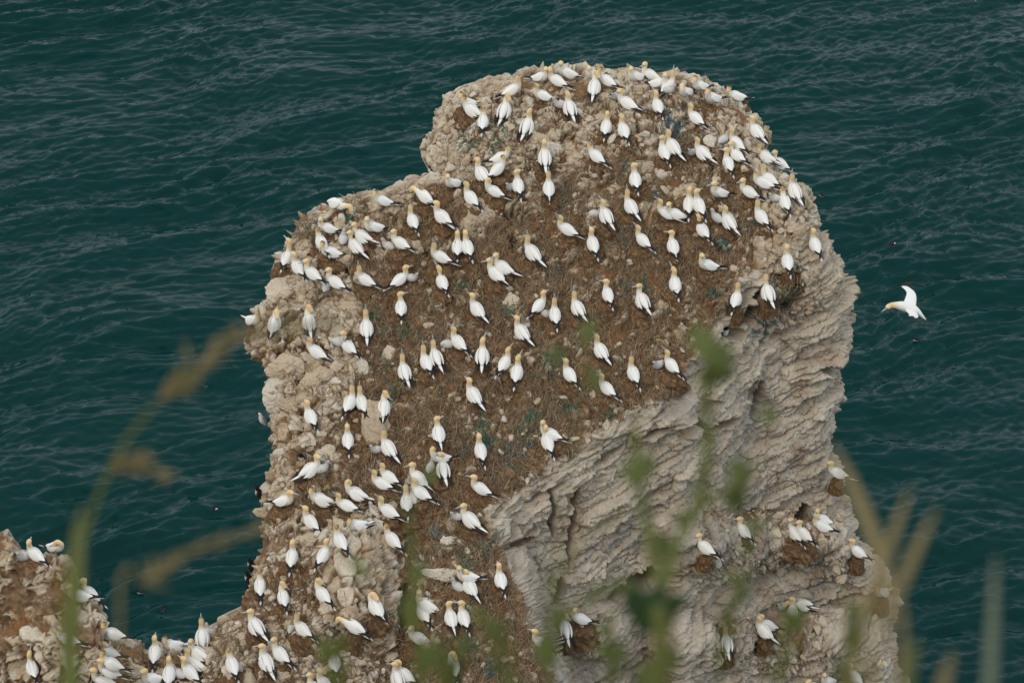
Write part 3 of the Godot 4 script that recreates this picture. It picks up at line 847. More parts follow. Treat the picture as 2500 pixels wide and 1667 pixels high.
func build_flying() -> void:
	# gannet gliding past the stack, banked towards the viewer
	var dpt := 57.5
	var c0 := at(2213, 752, dpt)
	var o := thing("flying_gannet", "white gannet gliding over the sea with black wing tips spread", "gannet")
	o.position = c0
	var X := Vector3.RIGHT
	var L := func(px: float, py: float, dd: float) -> Vector3: return at(px, py, dpt + dd) - c0
	var pts := [L.call(2262, 781, 0.10), L.call(2250, 768, 0.06), L.call(2234, 756, 0.02), L.call(2212, 749, 0.0), L.call(2196, 746, -0.02), L.call(2184, 745, -0.04), L.call(2176, 746, -0.05), L.call(2168, 750, -0.06), L.call(2164, 753, -0.06)]
	var white := Color(0.80, 0.79, 0.76)
	var cs := [white, white, white, white, white, Color(0.76, 0.62, 0.40), Color(0.72, 0.47, 0.2), Color(0.76, 0.65, 0.45), Color(0.3, 0.3, 0.3)]
	var P := catmull(pts, 3)
	var C := []
	for i in P.size():
		var f := i / 3.0
		C.append(cs[mini(int(f), 8)].lerp(cs[mini(int(f) + 1, 8)], f - int(f)))
	part("body", loft(P, catmull([0.01, 0.035, 0.085, 0.105, 0.085, 0.062, 0.058, 0.05, 0.018], 3), catmull([0.008, 0.028, 0.08, 0.10, 0.085, 0.062, 0.06, 0.05, 0.02], 3), UPV, 12, C), M.plumage, o)
	part("bill", loft([L.call(2166, 752, -0.06), L.call(2159, 757, -0.065), L.call(2151, 763, -0.07)], [0.022, 0.014, 0.003], [0.022, 0.014, 0.003], UPV, 8), M.bill, o)
	part("tail", loft([L.call(2244, 764, 0.05), L.call(2254, 773, 0.08), L.call(2262, 782, 0.10)], [0.04, 0.03, 0.006], [0.016, 0.012, 0.004], X, 8), M.white, o)
	var chord: Vector3 = (L.call(2240, 757, 0.03) - L.call(2200, 747, 0.0)).normalized()
	var a: Array = flat_wing(L.call(2222, 745, 0.04), L.call(2226, 716, 0.28), L.call(2208, 698, 0.46), L.call(2229, 685, 0.72), chord, [0.135, 0.10, 0.08])
	var b: Array = flat_wing(L.call(2224, 757, -0.04), L.call(2232, 770, -0.30), L.call(2228, 774, -0.46), L.call(2250, 793, -0.74), chord, [0.135, 0.10, 0.075])
	for w in [a, b]:
		var wing := part("wing", w[0], M.white, o)
		part("wing_tip", w[1], M.black, wing)
	var far_one := o.duplicate()
	far_one.name = numbered("flying_gannet")
	add_child(far_one)
	far_one.position = at(2418, -16, 70.0)
	far_one.rotation.y = 0.5
	far_one.set_meta("label", "gannet flying over the open sea, half out of the picture")
	# a razorbill flying low over the water, and a second one far out
	for q in [[526, 1240, 1.6, 0.4, "small black and white seabird flying low over the water near the stack"], [2180, 596, 1.2, 1.9, "small dark seabird flying low over the water beyond the gliding gannet"]]:
		var k := thing("flying_auk", q[4], "seabird", "auks flying over the sea")
		k.position = on_sea(q[0], q[1], q[2])
		k.rotation.y = q[3]
		part("body", loft(catmull([Vector3(0, 0, 0.2), Vector3(0, 0, 0.1), Vector3(0, 0, -0.02), Vector3(0, 0.01, -0.13), Vector3(0, 0.015, -0.19)], 3), catmull([0.02, 0.06, 0.075, 0.05, 0.02], 3), catmull([0.015, 0.05, 0.065, 0.045, 0.02], 3), X, 10), M.black, k)
		part("rump", loft([Vector3(-0.06, 0.02, 0.12), Vector3(0, 0.055, 0.12), Vector3(0.06, 0.02, 0.12)], [0.02, 0.03, 0.02], [0.01, 0.012, 0.01], Vector3.BACK, 8), M.white, k)
		for s in [1.0, -1.0]:
			part("wing", loft([Vector3(s * 0.04, 0.01, -0.02), Vector3(s * 0.16, 0.04, -0.04), Vector3(s * 0.28, 0.03, 0.0), Vector3(s * 0.35, 0.02, 0.05)], [0.06, 0.055, 0.04, 0.006], [0.012, 0.01, 0.007, 0.004], Vector3.BACK, 8), M.black, k)

func build_other_birds() -> void:
	var deck := [[1053, 428, 1.2, "black and white auk standing in the notch behind the boulder"], [736, 1117, 2.4, "black auk crouching under the table rock, the one with its tail up"], [757, 1106, 2.0, "black and white auk standing beside the crouching auk under the table rock"], [648, 1212, 1.0, "black auk perched on the outermost edge of the seaward cliff"], [1778, 820, 3.4, "small black and white auk at the mouth of a cleft in the grey cliff"], [1800, 812, 0.3, "all-black-backed auk sitting outside the cleft in the grey cliff"], [1912, 745, 2.4, "black auk squeezed in the hollow below a cliff-edge nest"], [622, 1392, 0.7, "dark auk on the edge of the lower ridge, topmost of three"], [612, 1425, 0.9, "dark auk on the edge of the lower ridge, middle of three"], [603, 1456, 0.8, "dark auk on the edge of the lower ridge, lowest of three"]]
	for d in deck:
		var hit := on_rock(d[0], d[1] + 4)
		auk("perched_auk", d[3], "auks perched on the rock", hit[0] - Vector3(0, 0.03, 0), d[2], true)
	for d in [[664, 1010, 1.3, "grey-backed kittiwake clinging to the seaward cliff, upper of two"], [660, 1036, 1.5, "grey-backed kittiwake on a small nest under the seaward cliff, lower of two"]]:
		var hit := on_rock(d[0] + 6, d[1])
		auk("kittiwake", d[3], "kittiwakes on the seaward cliff", hit[0] + Vector3(-0.1, -0.02, 0.05), d[2], true, true)
	for d in [[2006, 482, 0.6, "black and white auk swimming off the outer shoulder"], [2236, 835, 1.2, "black and white auk swimming below the gliding gannet"], [342, 1452, 1.4, "brown-backed auk swimming off the mainland buttress"], [396, 1494, -0.3, "black and white auk swimming nearest the saddle"]]:
		auk("swimming_auk", d[3], "auks swimming on the sea", on_sea(d[0], d[1]) + Vector3(0, 0.10, 0), d[2], false)

# ------------------------------------------------------------------ ropes, straw, rubble
func strand(pts: Array, r: float) -> ArrayMesh:
	var ra := []
	for i in pts.size(): ra.append(r)
	return loft(pts, ra, ra, Vector3(0.3, 0.9, 0.2).normalized(), 4)

const NETS := [[1640, 300, 0, 38], [1655, 320, 2, 26], [1135, 300, 1, 20], [1230, 310, 1, 24], [1150, 345, 1, 22], [1212, 360, 1, 18], [850, 535, 1, 14], [755, 575, 3, 30], [1127, 700, 1, 16], [1240, 745, 1, 22], [1355, 665, 3, 18], [1372, 485, 3, 22], [1530, 405, 3, 20], [1560, 575, 3, 16], [1605, 470, 3, 24], [1838, 552, 2, 14], [1768, 600, 2, 14], [1525, 570, 3, 20], [1575, 695, 1, 16], [1532, 705, 3, 18], [910, 765, 1, 12], [983, 805, 1, 16], [960, 745, 4, 14], [938, 815, 3, 14], [945, 880, 3, 22], [960, 960, 1, 20], [1070, 730, 3, 18], [1180, 1045, 1, 26], [1195, 1075, 1, 20], [1290, 1040, 1, 24], [1247, 1105, 2, 26], [1290, 1085, 2, 14], [1395, 995, 1, 22], [1492, 1010, 1, 14], [1305, 1012, 1, 14], [1135, 1100, 3, 16], [1850, 790, 2, 30], [1905, 710, 1, 18], [1920, 690, 3, 20], [1745, 720, 1, 16], [1198, 1335, 2, 24], [1062, 1300, 0, 10], [1140, 1360, 1, 20], [1145, 1390, 3, 16], [1160, 1590, 3, 24], [1200, 1630, 0, 18], [1135, 1570, 1, 14], [1730, 740, 4, 10], [1345, 880, 1, 22], [1365, 905, 3, 20]]
const NET_SAY := ["bright blue", "green", "blue-green", "dull grey-green", "rusty orange"]

func build_nets() -> void:
	var cols := [M.rope_blue, M.rope_green, M.rope_teal, M.rope_dull, M.rope_orange]
	for q in NETS:
		var hit := on_rock(q[0], q[1])
		var c: Vector3 = hit[0]
		var o := MeshInstance3D.new()
		o.name = numbered("rope_tangle")
		var v := PackedVector3Array()
		var n := PackedVector3Array()
		var cc := PackedColorArray()
		var idx := PackedInt32Array()
		var lean := rng.randf_range(-0.7, 0.7)
		for k in 22:
			var pts := []
			var a := rng.randf_range(-1, 1)
			var b := rng.randf_range(-1, 1)
			var dirn := Vector2(lean * 0.7 + rng.randf_range(-0.5, 0.5), 1).normalized() * (1 if rng.randf() < 0.5 else -1)
			if rng.randf() < 0.35: dirn = Vector2.from_angle(rng.randf() * TAU)
			var bend := rng.randf_range(-0.5, 0.5)
			for t in 5:
				var w: Vector2 = dirn.rotated(bend * t) * (q[3] * 0.32 * t)
				var hp := on_rock(q[0] + a * q[3] * 0.45 + w.x, q[1] + b * q[3] * 0.6 + w.y)
				if (hp[0] - c).length() > 1.2: continue
				pts.append(hp[0] + hp[1] * rng.randf_range(0.015, 0.06) - c)
			if pts.size() < 3: continue
			var ra := []
			for t in pts.size(): ra.append(0.007)
			loft_into(v, n, cc, idx, pts, ra, ra, Vector3(0.3, 0.2, 0.9).normalized(), 4, [])
		o.mesh = make_mesh(v, n, cc, idx)
		o.material_override = cols[q[2]]
		o.position = c
		add_child(o)
		tag(o, "tangle of %s fishing rope lying %s" % [NET_SAY[q[2]], place_of(q[0], q[1])], "rope", "scraps of rope and net on the nest slope")

func tilt(n: Vector3, turn: float) -> Basis:
	var y := n.normalized()
	var x := Vector3(cos(turn), 0, sin(turn))
	x = (x - y * x.dot(y)).normalized()
	return Basis(x, y, x.cross(y))

const BOULDERS := [[708, 705, 66, 50], [826, 752, 66, 46], [722, 862, 44, 36], [690, 905, 48, 32], [748, 890, 40, 30], [758, 938, 26, 24], [686, 965, 42, 42], [745, 975, 34, 24], [712, 992, 34, 20], [782, 915, 30, 24], [880, 905, 20, 26], [905, 1018, 34, 62], [800, 1112, 26, 34], [822, 1118, 14, 14], [955, 1000, 16, 22], [660, 735, 30, 34], [640, 1250, 36, 20], [712, 1262, 34, 24], [790, 1240, 32, 26], [756, 1322, 22, 20], [690, 1400, 30, 30], [760, 1345, 30, 18], [1118, 1330, 34, 42], [1080, 1402, 46, 16], [1160, 1350, 20, 26], [990, 620, 40, 34], [1020, 560, 34, 40], [1170, 545, 58, 62], [1290, 505, 30, 18], [1320, 560, 42, 36], [1455, 485, 36, 26], [1660, 360, 24, 22], [1590, 365, 26, 20], [1620, 425, 26, 18], [1655, 470, 40, 30], [1570, 410, 30, 16], [1500, 460, 16, 12], [1360, 370, 26, 18], [1410, 395, 26, 30], [1305, 350, 30, 18], [1385, 405, 18, 12], [1325, 425, 32, 14], [1370, 430, 26, 22], [1432, 725, 36, 28], [1400, 663, 11, 7], [1640, 640, 24, 26], [880, 690, 14, 18], [760, 640, 30, 16], [850, 630, 22, 26], [1035, 1420, 20, 14], [700, 1600, 26, 22], [680, 1545, 18, 12], [720, 1575, 20, 14], [610, 1555, 16, 12], [1240, 740, 24, 30], [955, 875, 18, 26], [1052, 1595, 10, 26], [740, 1540, 20, 14], [560, 1600, 16, 12], [625, 1575, 14, 12], [820, 1560, 30, 22], [690, 1650, 30, 16]]

func build_stones(parent: Node3D) -> void:
	var kinds := []
	var large := []
	for i in 8: kinds.append(rock_mesh(100 + i, 0.75))
	for i in 8: large.append(rock_mesh(200 + i, 0.9, Color.WHITE, 44, 30))
	var tones := [Color(0.68, 0.55, 0.40), Color(0.74, 0.63, 0.49), Color(0.78, 0.71, 0.60), Color(0.62, 0.50, 0.36)]
	var mats := []
	for t in tones:
		var m: StandardMaterial3D = M.rock.duplicate()
		m.vertex_color_use_as_albedo = false
		m.albedo_color = t.linear_to_srgb()
		mats.append(m)
	for q in BOULDERS:
		var hit := on_rock(q[0], q[1])
		var per_m: float = 7000.0 / (hit[0] - EYE).dot(FWD)
		var crowded := false
		for f in bird_bases:
			for dy in [0.0, 30.0, 60.0]:
				crowded = crowded or absf(f[1].x - q[0]) < q[2] + 14.0 and absf(f[1].y - dy - q[1]) < q[3] + 8.0 and (f[0] - hit[0]).dot(FWD) > -0.5
		var o := part("boulder", large[rng.randi() % 8], mats[rng.randi() % 4], parent)
		var a: float = q[2] / per_m
		var b: float = q[3] / per_m
		# wide across the view, tall up the view, sunk by half
		o.transform = Transform3D(Basis(Vector3.RIGHT * a, UPV * b * 1.25, -FWD * minf(a, b) * 0.75) * Basis(Vector3.BACK, rng.randf_range(-0.25, 0.25)), hit[0] - hit[1] * minf(a, b) * (0.66 if crowded else 0.18))
	var put := 0
	var extra_t := []
	var extra_c := []
	var tries := 0
	while (put < 240 or extra_t.size() < 5200) and tries < 60000:
		tries += 1
		var v := rng.randf_range(200, 1690)
		var u := rng.randf_range(300, 2180)
		if v < 1766 and (u < edge_a[int(v) - 168] + 14 or u > edge_b[int(v) - 168] - 14): 
			continue
		var sh := soil_share(u, v)
		var cl := in_cliff(u, v)
		if cl > 0.5 and sh < 0.2 or sh < 0.1: continue
		if sh > 0.6 and rng.randf() < 0.86: continue
		var cluster := n_patch.get_noise_2d(u * 0.012, v * 0.012)
		if cluster < rng.randf_range(-0.35, 0.35): continue
		var hit := on_rock(u, v)
		var size: float = 0.022 + 0.075 * pow(rng.randf(), 2.4)
		var big := put < 240 and rng.randf() < 0.09
		if big: size = rng.randf_range(0.07, 0.16)
		var bs := tilt((hit[1] + Vector3(0, 0.5, 0)).normalized(), rng.randf() * TAU) * Basis.from_scale(Vector3(size * rng.randf_range(0.8, 1.5), size * rng.randf_range(0.6, 1.0), size * rng.randf_range(0.8, 1.2)))
		var tr := Transform3D(bs, hit[0] + hit[1] * size * 0.25)
		if big:
			part("stone", kinds[rng.randi() % 8], mats[rng.randi() % 4], parent).transform = tr
			put += 1
		elif extra_t.size() < 5200:
			extra_t.append(tr)
			var c: Color = tones[rng.randi() % 4].lerp(Color(0.34, 0.24, 0.16), rng.randf() * 0.5)
			extra_c.append(c)
	var mm := MultiMesh.new()
	mm.transform_format = MultiMesh.TRANSFORM_3D
	mm.use_colors = true
	mm.mesh = rock_mesh(300, 0.8)
	mm.instance_count = extra_t.size()
	for i in extra_t.size():
		mm.set_instance_transform(i, extra_t[i])
		mm.set_instance_color(i, extra_c[i])
	var mi := MultiMeshInstance3D.new()
	mi.multimesh = mm
	mi.material_override = M.rock
	mi.name = "rubble"
	mi.set_meta("kind", "stuff")
	parent.add_child(mi)

func build_straw() -> void:
	var r := RandomNumberGenerator.new()
	r.seed = 77
	var kinds := []
	for k in 3:
		var pts := []
		var bend := r.randf_range(0.15, 0.5)
		for i in 5:
			var t := i / 4.0
			pts.append(Vector3(sin(t * 2.2 + k) * 0.12 * bend, 0.14 * sin(t * PI) * bend, t - 0.5))
		kinds.append(loft(pts, [0.012, 0.014, 0.013, 0.011, 0.006], [0.012, 0.014, 0.013, 0.011, 0.006], Vector3.RIGHT, 3))
	for k in 3:
		var ts := []
		var cs := []
		var tries := 0
		while ts.size() < 11000 and tries < 90000:
			tries += 1
			var v := r.randf_range(230, 1720)
			var u := r.randf_range(480, 2000)
			if u < edge_a[int(v) - 168] + 8 or u > edge_b[int(v) - 168] - 8: continue
			var sh := soil_share(u, v)
			if r.randf() > sh * sh * 1.3: continue
			var clump := n_patch.get_noise_2d(u * 0.02 + 300.0, v * 0.012)
			if clump < r.randf_range(-0.5, 0.2): continue
			var hit := on_rock(u, v)
			var nn: Vector3 = (hit[1] + Vector3(0, 0.3, 0.3)).normalized()
			var down := (Vector3.DOWN - nn * Vector3.DOWN.dot(nn)).normalized()
			var z := down.rotated(nn, r.randfn() * 0.65)
			var y := nn.rotated(z.cross(nn), r.randf_range(-0.1, 0.25))
			var x := y.cross(z).normalized()
			var ln := r.randf_range(0.14, 0.42)
			ts.append(Transform3D(Basis(x * 0.42, y * 0.6, z * ln), hit[0] + hit[1] * 0.015))
			var t := r.randf()
			var c := Color(0.25, 0.165, 0.098).lerp(Color(0.54, 0.42, 0.27), t * t)
			if r.randf() < 0.12: c = Color(0.16, 0.19, 0.15)
			if r.randf() < 0.08: c = Color(0.30, 0.15, 0.07)
			cs.append(c)
		var mm := MultiMesh.new()
		mm.transform_format = MultiMesh.TRANSFORM_3D
		mm.use_colors = true
		mm.mesh = kinds[k]
		mm.instance_count = ts.size()
		for i in ts.size():
			mm.set_instance_transform(i, ts[i])
			mm.set_instance_color(i, cs[i])
		var mi := MultiMeshInstance3D.new()
		mi.multimesh = mm
		mi.material_override = M.straw
		mi.name = numbered("dry_straw")
		add_child(mi)
		tag(mi, "matted dry straw and plant stems strewn over the brown nest slope", "straw", "matted straw of the nest slope", "stuff")

# ------------------------------------------------------------------ sea
func build_sea() -> void:
	var A := Vector2(cos(deg_to_rad(17.0)), -sin(deg_to_rad(17.0)))   # along the crests
	var B := Vector2(-A.y, A.x)
	var n1 := noise(FastNoiseLite.TYPE_SIMPLEX_SMOOTH, 1.0, 11)
	var n2 := noise(FastNoiseLite.TYPE_SIMPLEX_SMOOTH, 1.0, 12)
	var n3 := noise(FastNoiseLite.TYPE_SIMPLEX_SMOOTH, 1.0, 13)
	var x0 := -50.0
	var x1 := 50.0
	var z0 := -168.0
	var z1 := -83.0
	var st := 0.13
	var waves := []
	var wr := RandomNumberGenerator.new()
	wr.seed = 5
	for k in 10:
		var ln := 0.62 * pow(1.28, k)
		var an := wr.randf_range(-0.42, 0.42)
		waves.append([TAU / ln * sin(an), TAU / ln * cos(an), wr.randf() * TAU, 0.0145 * ln])
	var nx := int((x1 - x0) / st) + 1
	var nz := int((z1 - z0) / st) + 1
	var v := PackedVector3Array()
	v.resize(nx * nz)
	for j in nz:
		var z := z0 + j * st
		for i in nx:
			var x := x0 + i * st
			var p := Vector2(x, z)
			var wob := n1.get_noise_2d(x * 0.06, z * 0.06)
			var a := p.dot(A) + 2.0 * wob
			var b := p.dot(B) + 1.2 * wob
			var h := 0.22 * n1.get_noise_2d(a * 0.10, b * 0.30)
			var gust := 0.75 + 0.7 * n3.get_noise_2d(a * 0.05 + 9.0, b * 0.06)
			for wv in waves:
				var ph: float = wv[0] * a + wv[1] * b + wv[2] + 2.2 * wob
				var sn := sin(ph)
				h += wv[3] * gust * (sn + 0.35 * sn * sn)
			var m := n2.get_noise_2d(a * 0.24, b * 0.78)
			h += 0.17 * (1.0 - 1.5 * sqrt(m * m + 0.02)) * gust
			var f := n3.get_noise_2d(a * 0.60, b * 2.0)
			h += 0.085 * (0.6 * f + 1.0 - 1.3 * sqrt(f * f + 0.03))
			h += 0.035 * n1.get_noise_2d(a * 1.5 + 50.0, b * 4.8)
			v[j * nx + i] = Vector3(x, h - 0.25, z)
	var nn := PackedVector3Array()
	nn.resize(nx * nz)
	for j in nz:
		for i in nx:
			var dx := v[j * nx + mini(i + 1, nx - 1)] - v[j * nx + maxi(i - 1, 0)]
			var dz := v[mini(j + 1, nz - 1) * nx + i] - v[maxi(j - 1, 0) * nx + i]
			nn[j * nx + i] = dz.cross(dx).normalized()
	var idx := PackedInt32Array()
	idx.resize((nx - 1) * (nz - 1) * 6)
	var w := 0
	for j in nz - 1:
		for i in nx - 1:
			var q := j * nx + i
			for k in [q, q + 1, q + nx, q + 1, q + nx + 1, q + nx]:
				idx[w] = k
				w += 1
	var o := MeshInstance3D.new()
	o.name = "sea"
	o.mesh = make_mesh(v, nn, PackedColorArray(), idx)
	o.material_override = M.water
	add_child(o)
	tag(o, "dark teal sea with small wind waves round the stack", "sea", "", "structure")
	var far := MeshInstance3D.new()
	var pm := PlaneMesh.new()
	pm.size = Vector2(6000, 6000)
	far.mesh = pm
	far.name = "open_water"
	far.position = Vector3(0, -1.1, -1000)
	far.material_override = M.water
	add_child(far)
	tag(far, "open sea reaching to the horizon beyond the stack", "sea", "", "structure")

# ------------------------------------------------------------------ plants before the lens
func stem_mesh(pts: Array, r0: float, r1: float) -> ArrayMesh:
	var p := catmull(pts, 4)
	var r := []
	for i in p.size(): r.append(lerpf(r0, r1, float(i) / (p.size() - 1)))
	return loft(p, r, r, Vector3(0.9, 0.1, 0.4).normalized(), 6)

func leaf_mesh(a: Vector3, b: Vector3, w: float) -> ArrayMesh:
	var sag := Vector3(0, -0.06 * (b - a).length(), 0)
	var p := catmull([a, a.lerp(b, 0.35) - sag, a.lerp(b, 0.7) - sag * 0.8, b], 3)
	return loft(p, catmull([w * 0.15, w * 0.5, w * 0.42, 0.0008], 3), catmull([0.001, 0.0012, 0.001, 0.0006], 3), (b - a).cross(FWD).normalized(), 8)

func seed_head(pts: Array, length: float, seed_: int) -> ArrayMesh:
	var r := RandomNumberGenerator.new()
	r.seed = seed_
	var v := PackedVector3Array()
	var n := PackedVector3Array()
	var c := PackedColorArray()
	var idx := PackedInt32Array()
	var p := catmull(pts, 8)
	for i in p.size():
		var t: Vector3 = (p[mini(i + 1, p.size() - 1)] - p[maxi(i - 1, 0)]).normalized()
		for k in 2:
			var d := (t * 1.3 + Vector3(r.randfn(), r.randfn(), r.randfn()) * 0.55).normalized()
			var l := length * r.randf_range(0.6, 1.2) * (1.0 - 0.5 * i / p.size())
			loft_into(v, n, c, idx, [p[i], p[i] + d * l * 0.4, p[i] + d * l * 0.75, p[i] + d * l], [0.0005, 0.0022, 0.0016, 0.0003], [0.0005, 0.0022, 0.0016, 0.0003], Vector3(0.5, 0.7, 0.5).normalized(), 5, [])
	return make_mesh(v, n, c, idx)

func build_plants() -> void:
	var P := func(u: float, v: float, d: float) -> Vector3: return at(u, v, d)
	var root := func(u: float, d: float) -> Vector3:
		var p := at(u, 2050, d)
		p.y = EYE.y - 0.05 + lerp_table([[0.8, -1.68], [1.35, -1.85], [1.75, -2.6], [2.1, -4.5]], -p.z)
		return p
	# arching tan grass beside the open water
	var g := thing("tall_grass", "tan seeding grass stem arching over the open water", "grass", "grasses on the clifftop edge")
	part("stem", stem_mesh([root.call(120, 2.3), P.call(150, 1640, 2.35), P.call(200, 1330, 2.4), P.call(280, 1120, 2.45), P.call(370, 1000, 2.5), P.call(470, 900, 2.5)], 0.0022, 0.0014), M.grass_green, g)
	part("seed_head", seed_head([P.call(380, 985, 2.5), P.call(440, 930, 2.5), P.call(520, 860, 2.52), P.call(600, 815, 2.55), P.call(690, 795, 2.6), P.call(800, 790, 2.62)], 0.028, 1), M.grass_tan, g)
	part("seed_head", seed_head([P.call(270, 1160, 2.45), P.call(330, 1130, 2.45), P.call(400, 1160, 2.45)], 0.022, 2), M.grass_tan, g)
	g = thing("tall_grass", "pale green upright grass blade in front of the mainland buttress", "grass", "grasses on the clifftop edge")
	part("leaf", leaf_mesh(P.call(165, 1800, 2.2), P.call(200, 1230, 2.4), 0.015), M.grass_green, g)
	part("stem", stem_mesh([root.call(160, 2.2), P.call(185, 1600, 2.25), P.call(205, 1260, 2.3)], 0.003, 0.002), M.grass_green, g)
	g = thing("tall_grass", "faint tan grass head drooping over the water beside the lower ridge", "grass", "grasses on the clifftop edge")
	part("stem", stem_mesh([root.call(240, 2.2), P.call(290, 1600, 2.3), P.call(360, 1430, 2.35), P.call(470, 1350, 2.4), P.call(640, 1290, 2.45)], 0.002, 0.0015), M.grass_tan, g)
	part("seed_head", seed_head([P.call(360, 1430, 2.38), P.call(400, 1390, 2.4), P.call(500, 1335, 2.4), P.call(640, 1290, 2.45)], 0.022, 3), M.grass_tan, g)
	# leafy thistle before the grey cliff
	g = thing("thistle_plant", "leafy green thistle with a dark bud in front of the grey cliff", "plant")
	part("stem", stem_mesh([root.call(1600, 2.1), P.call(1612, 1700, 2.15), P.call(1600, 1520, 2.2), P.call(1640, 1380, 2.25), P.call(1690, 1260, 2.3), P.call(1780, 1190, 2.3), P.call(1860, 1130, 2.35)], 0.0075, 0.002), M.grass_green, g)
	part("stem", stem_mesh([P.call(1620, 1440, 2.25), P.call(1590, 1330, 2.3), P.call(1565, 1200, 2.35), P.call(1550, 1080, 2.4), P.call(1552, 1010, 2.4)], 0.006, 0.0025), M.grass_green, g)
	part("stem", stem_mesh([P.call(1700, 1260, 2.3), P.call(1730, 1080, 2.4), P.call(1725, 960, 2.4), P.call(1735, 850, 2.45)], 0.0055, 0.003), M.grass_green, g)
	part("bud", stem_mesh([P.call(1568, 1452, 2.2), P.call(1582, 1480, 2.2), P.call(1596, 1512, 2.2), P.call(1602, 1540, 2.2)], 0.021, 0.016), M.leaf_dark, g)
	part("bud", stem_mesh([P.call(1540, 1440, 2.2), P.call(1560, 1470, 2.2), P.call(1590, 1500, 2.2), P.call(1640, 1480, 2.2), P.call(1680, 1455, 2.2)], 0.010, 0.006), M.leaf_dark, g)
	for q in [[1735, 900, 1790, 850, 0.022], [1725, 880, 1700, 790, 0.02], [1700, 930, 1800, 910, 0.02], [1555, 1180, 1600, 1110, 0.016], [1560, 1190, 1520, 1130, 0.014], [1790, 1190, 1830, 1130, 0.024], [1770, 1230, 1830, 1210, 0.022], [1640, 1370, 1600, 1300, 0.016], [1690, 1290, 1640, 1260, 0.014], [1560, 1470, 1520, 1430, 0.02], [1610, 1530, 1670, 1450, 0.016], [1610, 1650, 1660, 1580, 0.018], [1612, 1700, 1560, 1620, 0.02], [1870, 1040, 1885, 990, 0.014]]:
		part("leaf", leaf_mesh(P.call(q[0], q[1], 2.3), P.call(q[2], q[3], 2.36), q[4] * 1.05), M.leaf, g)
	g = thing("wild_plant", "thin green stem with scattered leaves before the nest slope", "plant", "weeds on the clifftop edge")
	part("stem", stem_mesh([root.call(1360, 2.4), P.call(1345, 1667, 2.45), P.call(1350, 1450, 2.5), P.call(1420, 1330, 2.55), P.call(1540, 1240, 2.6)], 0.003, 0.0012), M.grass_green, g)
	for q in [[1425, 840, 1450, 780, 0.016], [1350, 890, 1375, 850, 0.013], [1460, 950, 1440, 900, 0.014], [1345, 1640, 1320, 1540, 0.022], [1350, 1540, 1390, 1480, 0.016], [1400, 1490, 1540, 1420, 0.008]]:
		part("leaf", leaf_mesh(P.call(q[0], q[1], 2.5), P.call(q[2], q[3], 2.55), q[4]), M.leaf, g)
	part("stem", stem_mesh([P.call(1350, 1450, 2.5), P.call(1380, 1200, 2.55), P.call(1420, 950, 2.5), P.call(1440, 800, 2.5)], 0.0011, 0.0008), M.grass_green, g)
	g = thing("wild_plant", "pair of thin green stems before the lower ridge", "plant", "weeds on the clifftop edge")
	part("stem", stem_mesh([root.call(1020, 2.3), P.call(1022, 1667, 2.35), P.call(1008, 1480, 2.4), P.call(1005, 1300, 2.45), P.call(985, 1190, 2.5)], 0.0042, 0.0015), M.grass_green, g)
	for q in [[1020, 1660, 1060, 1560, 0.02], [1010, 1540, 985, 1450, 0.016], [900, 1420, 850, 1360, 0.010], [1010, 1440, 1030, 1370, 0.012], [1040, 1190, 1070, 1130, 0.010], [790, 1590, 770, 1560, 0.012]]:
		part("leaf", leaf_mesh(P.call(q[0], q[1], 2.4), P.call(q[2], q[3], 2.45), q[4]), M.leaf, g)
	var pr := RandomNumberGenerator.new()
	pr.seed = 31
	for q in [[1240, 1180, 1500, "weed with a bent tip before the edge of the lower ledge"], [1480, 1500, 1560, "short leafy weed before the foot of the grey cliff"], [1760, 1830, 1290, "tall loose weed before the rubble ledge"], [1900, 1960, 1480, "thin weed before the lowest cliff ledge"], [1080, 1130, 1590, "low weed before the ledge below the nest slope"], [2060, 2110, 1500, "thin weed before the outer cliff foot"], [830, 800, 1560, "low weed before the pale slab of the lower ridge"]]:
		g = thing("wild_plant", "blurred green " + q[3], "plant", "weeds on the clifftop edge")
		var dd := pr.randf_range(2.2, 2.6)
		var sp3 := [root.call(q[0], dd)]
		for k in 4: sp3.append(P.call(lerpf(q[0], q[1], k / 3.0) + pr.randf_range(-14, 14), lerpf(1720, q[2], k / 3.0), dd + 0.03 * k))
		part("stem", stem_mesh(sp3, 0.0028, 0.001), M.grass_green, g)
		for k in 9:
			var f := pr.randf()
			var lu := lerpf(q[0], q[1], f)
			var lv := lerpf(1700, q[2], f)
			part("leaf", leaf_mesh(P.call(lu, lv, dd + 0.05), P.call(lu + pr.randf_range(-55, 55), lv - pr.randf_range(15, 60), dd + 0.08), pr.randf_range(0.006, 0.012)), M.leaf, g)
	# blades on the open-sea side
	var blades := [[2190, 1500, 2030, 1080, 0.013, "tan", "brown grass blade leaning towards the outer cliff"], [2060, 1700, 2225, 1190, 0.013, "tan", "olive grass blade crossing the water beside the outer cliff"], [2120, 1640, 2290, 1240, 0.012, "tan", "olive grass blade crossing behind its neighbour over the water"], [2400, 1950, 2432, 1350, 0.012, "pale", "grey-green upright grass blade over the open water"], [2180, 1800, 2240, 1560, 0.016, "green", "short green blade tip low over the water"], [2260, 1850, 2330, 1590, 0.014, "tan", "short tan blade tip low over the water"], [2080, 1560, 2160, 1430, 0.010, "green", "small olive leaf in front of the outer cliff edge"]]
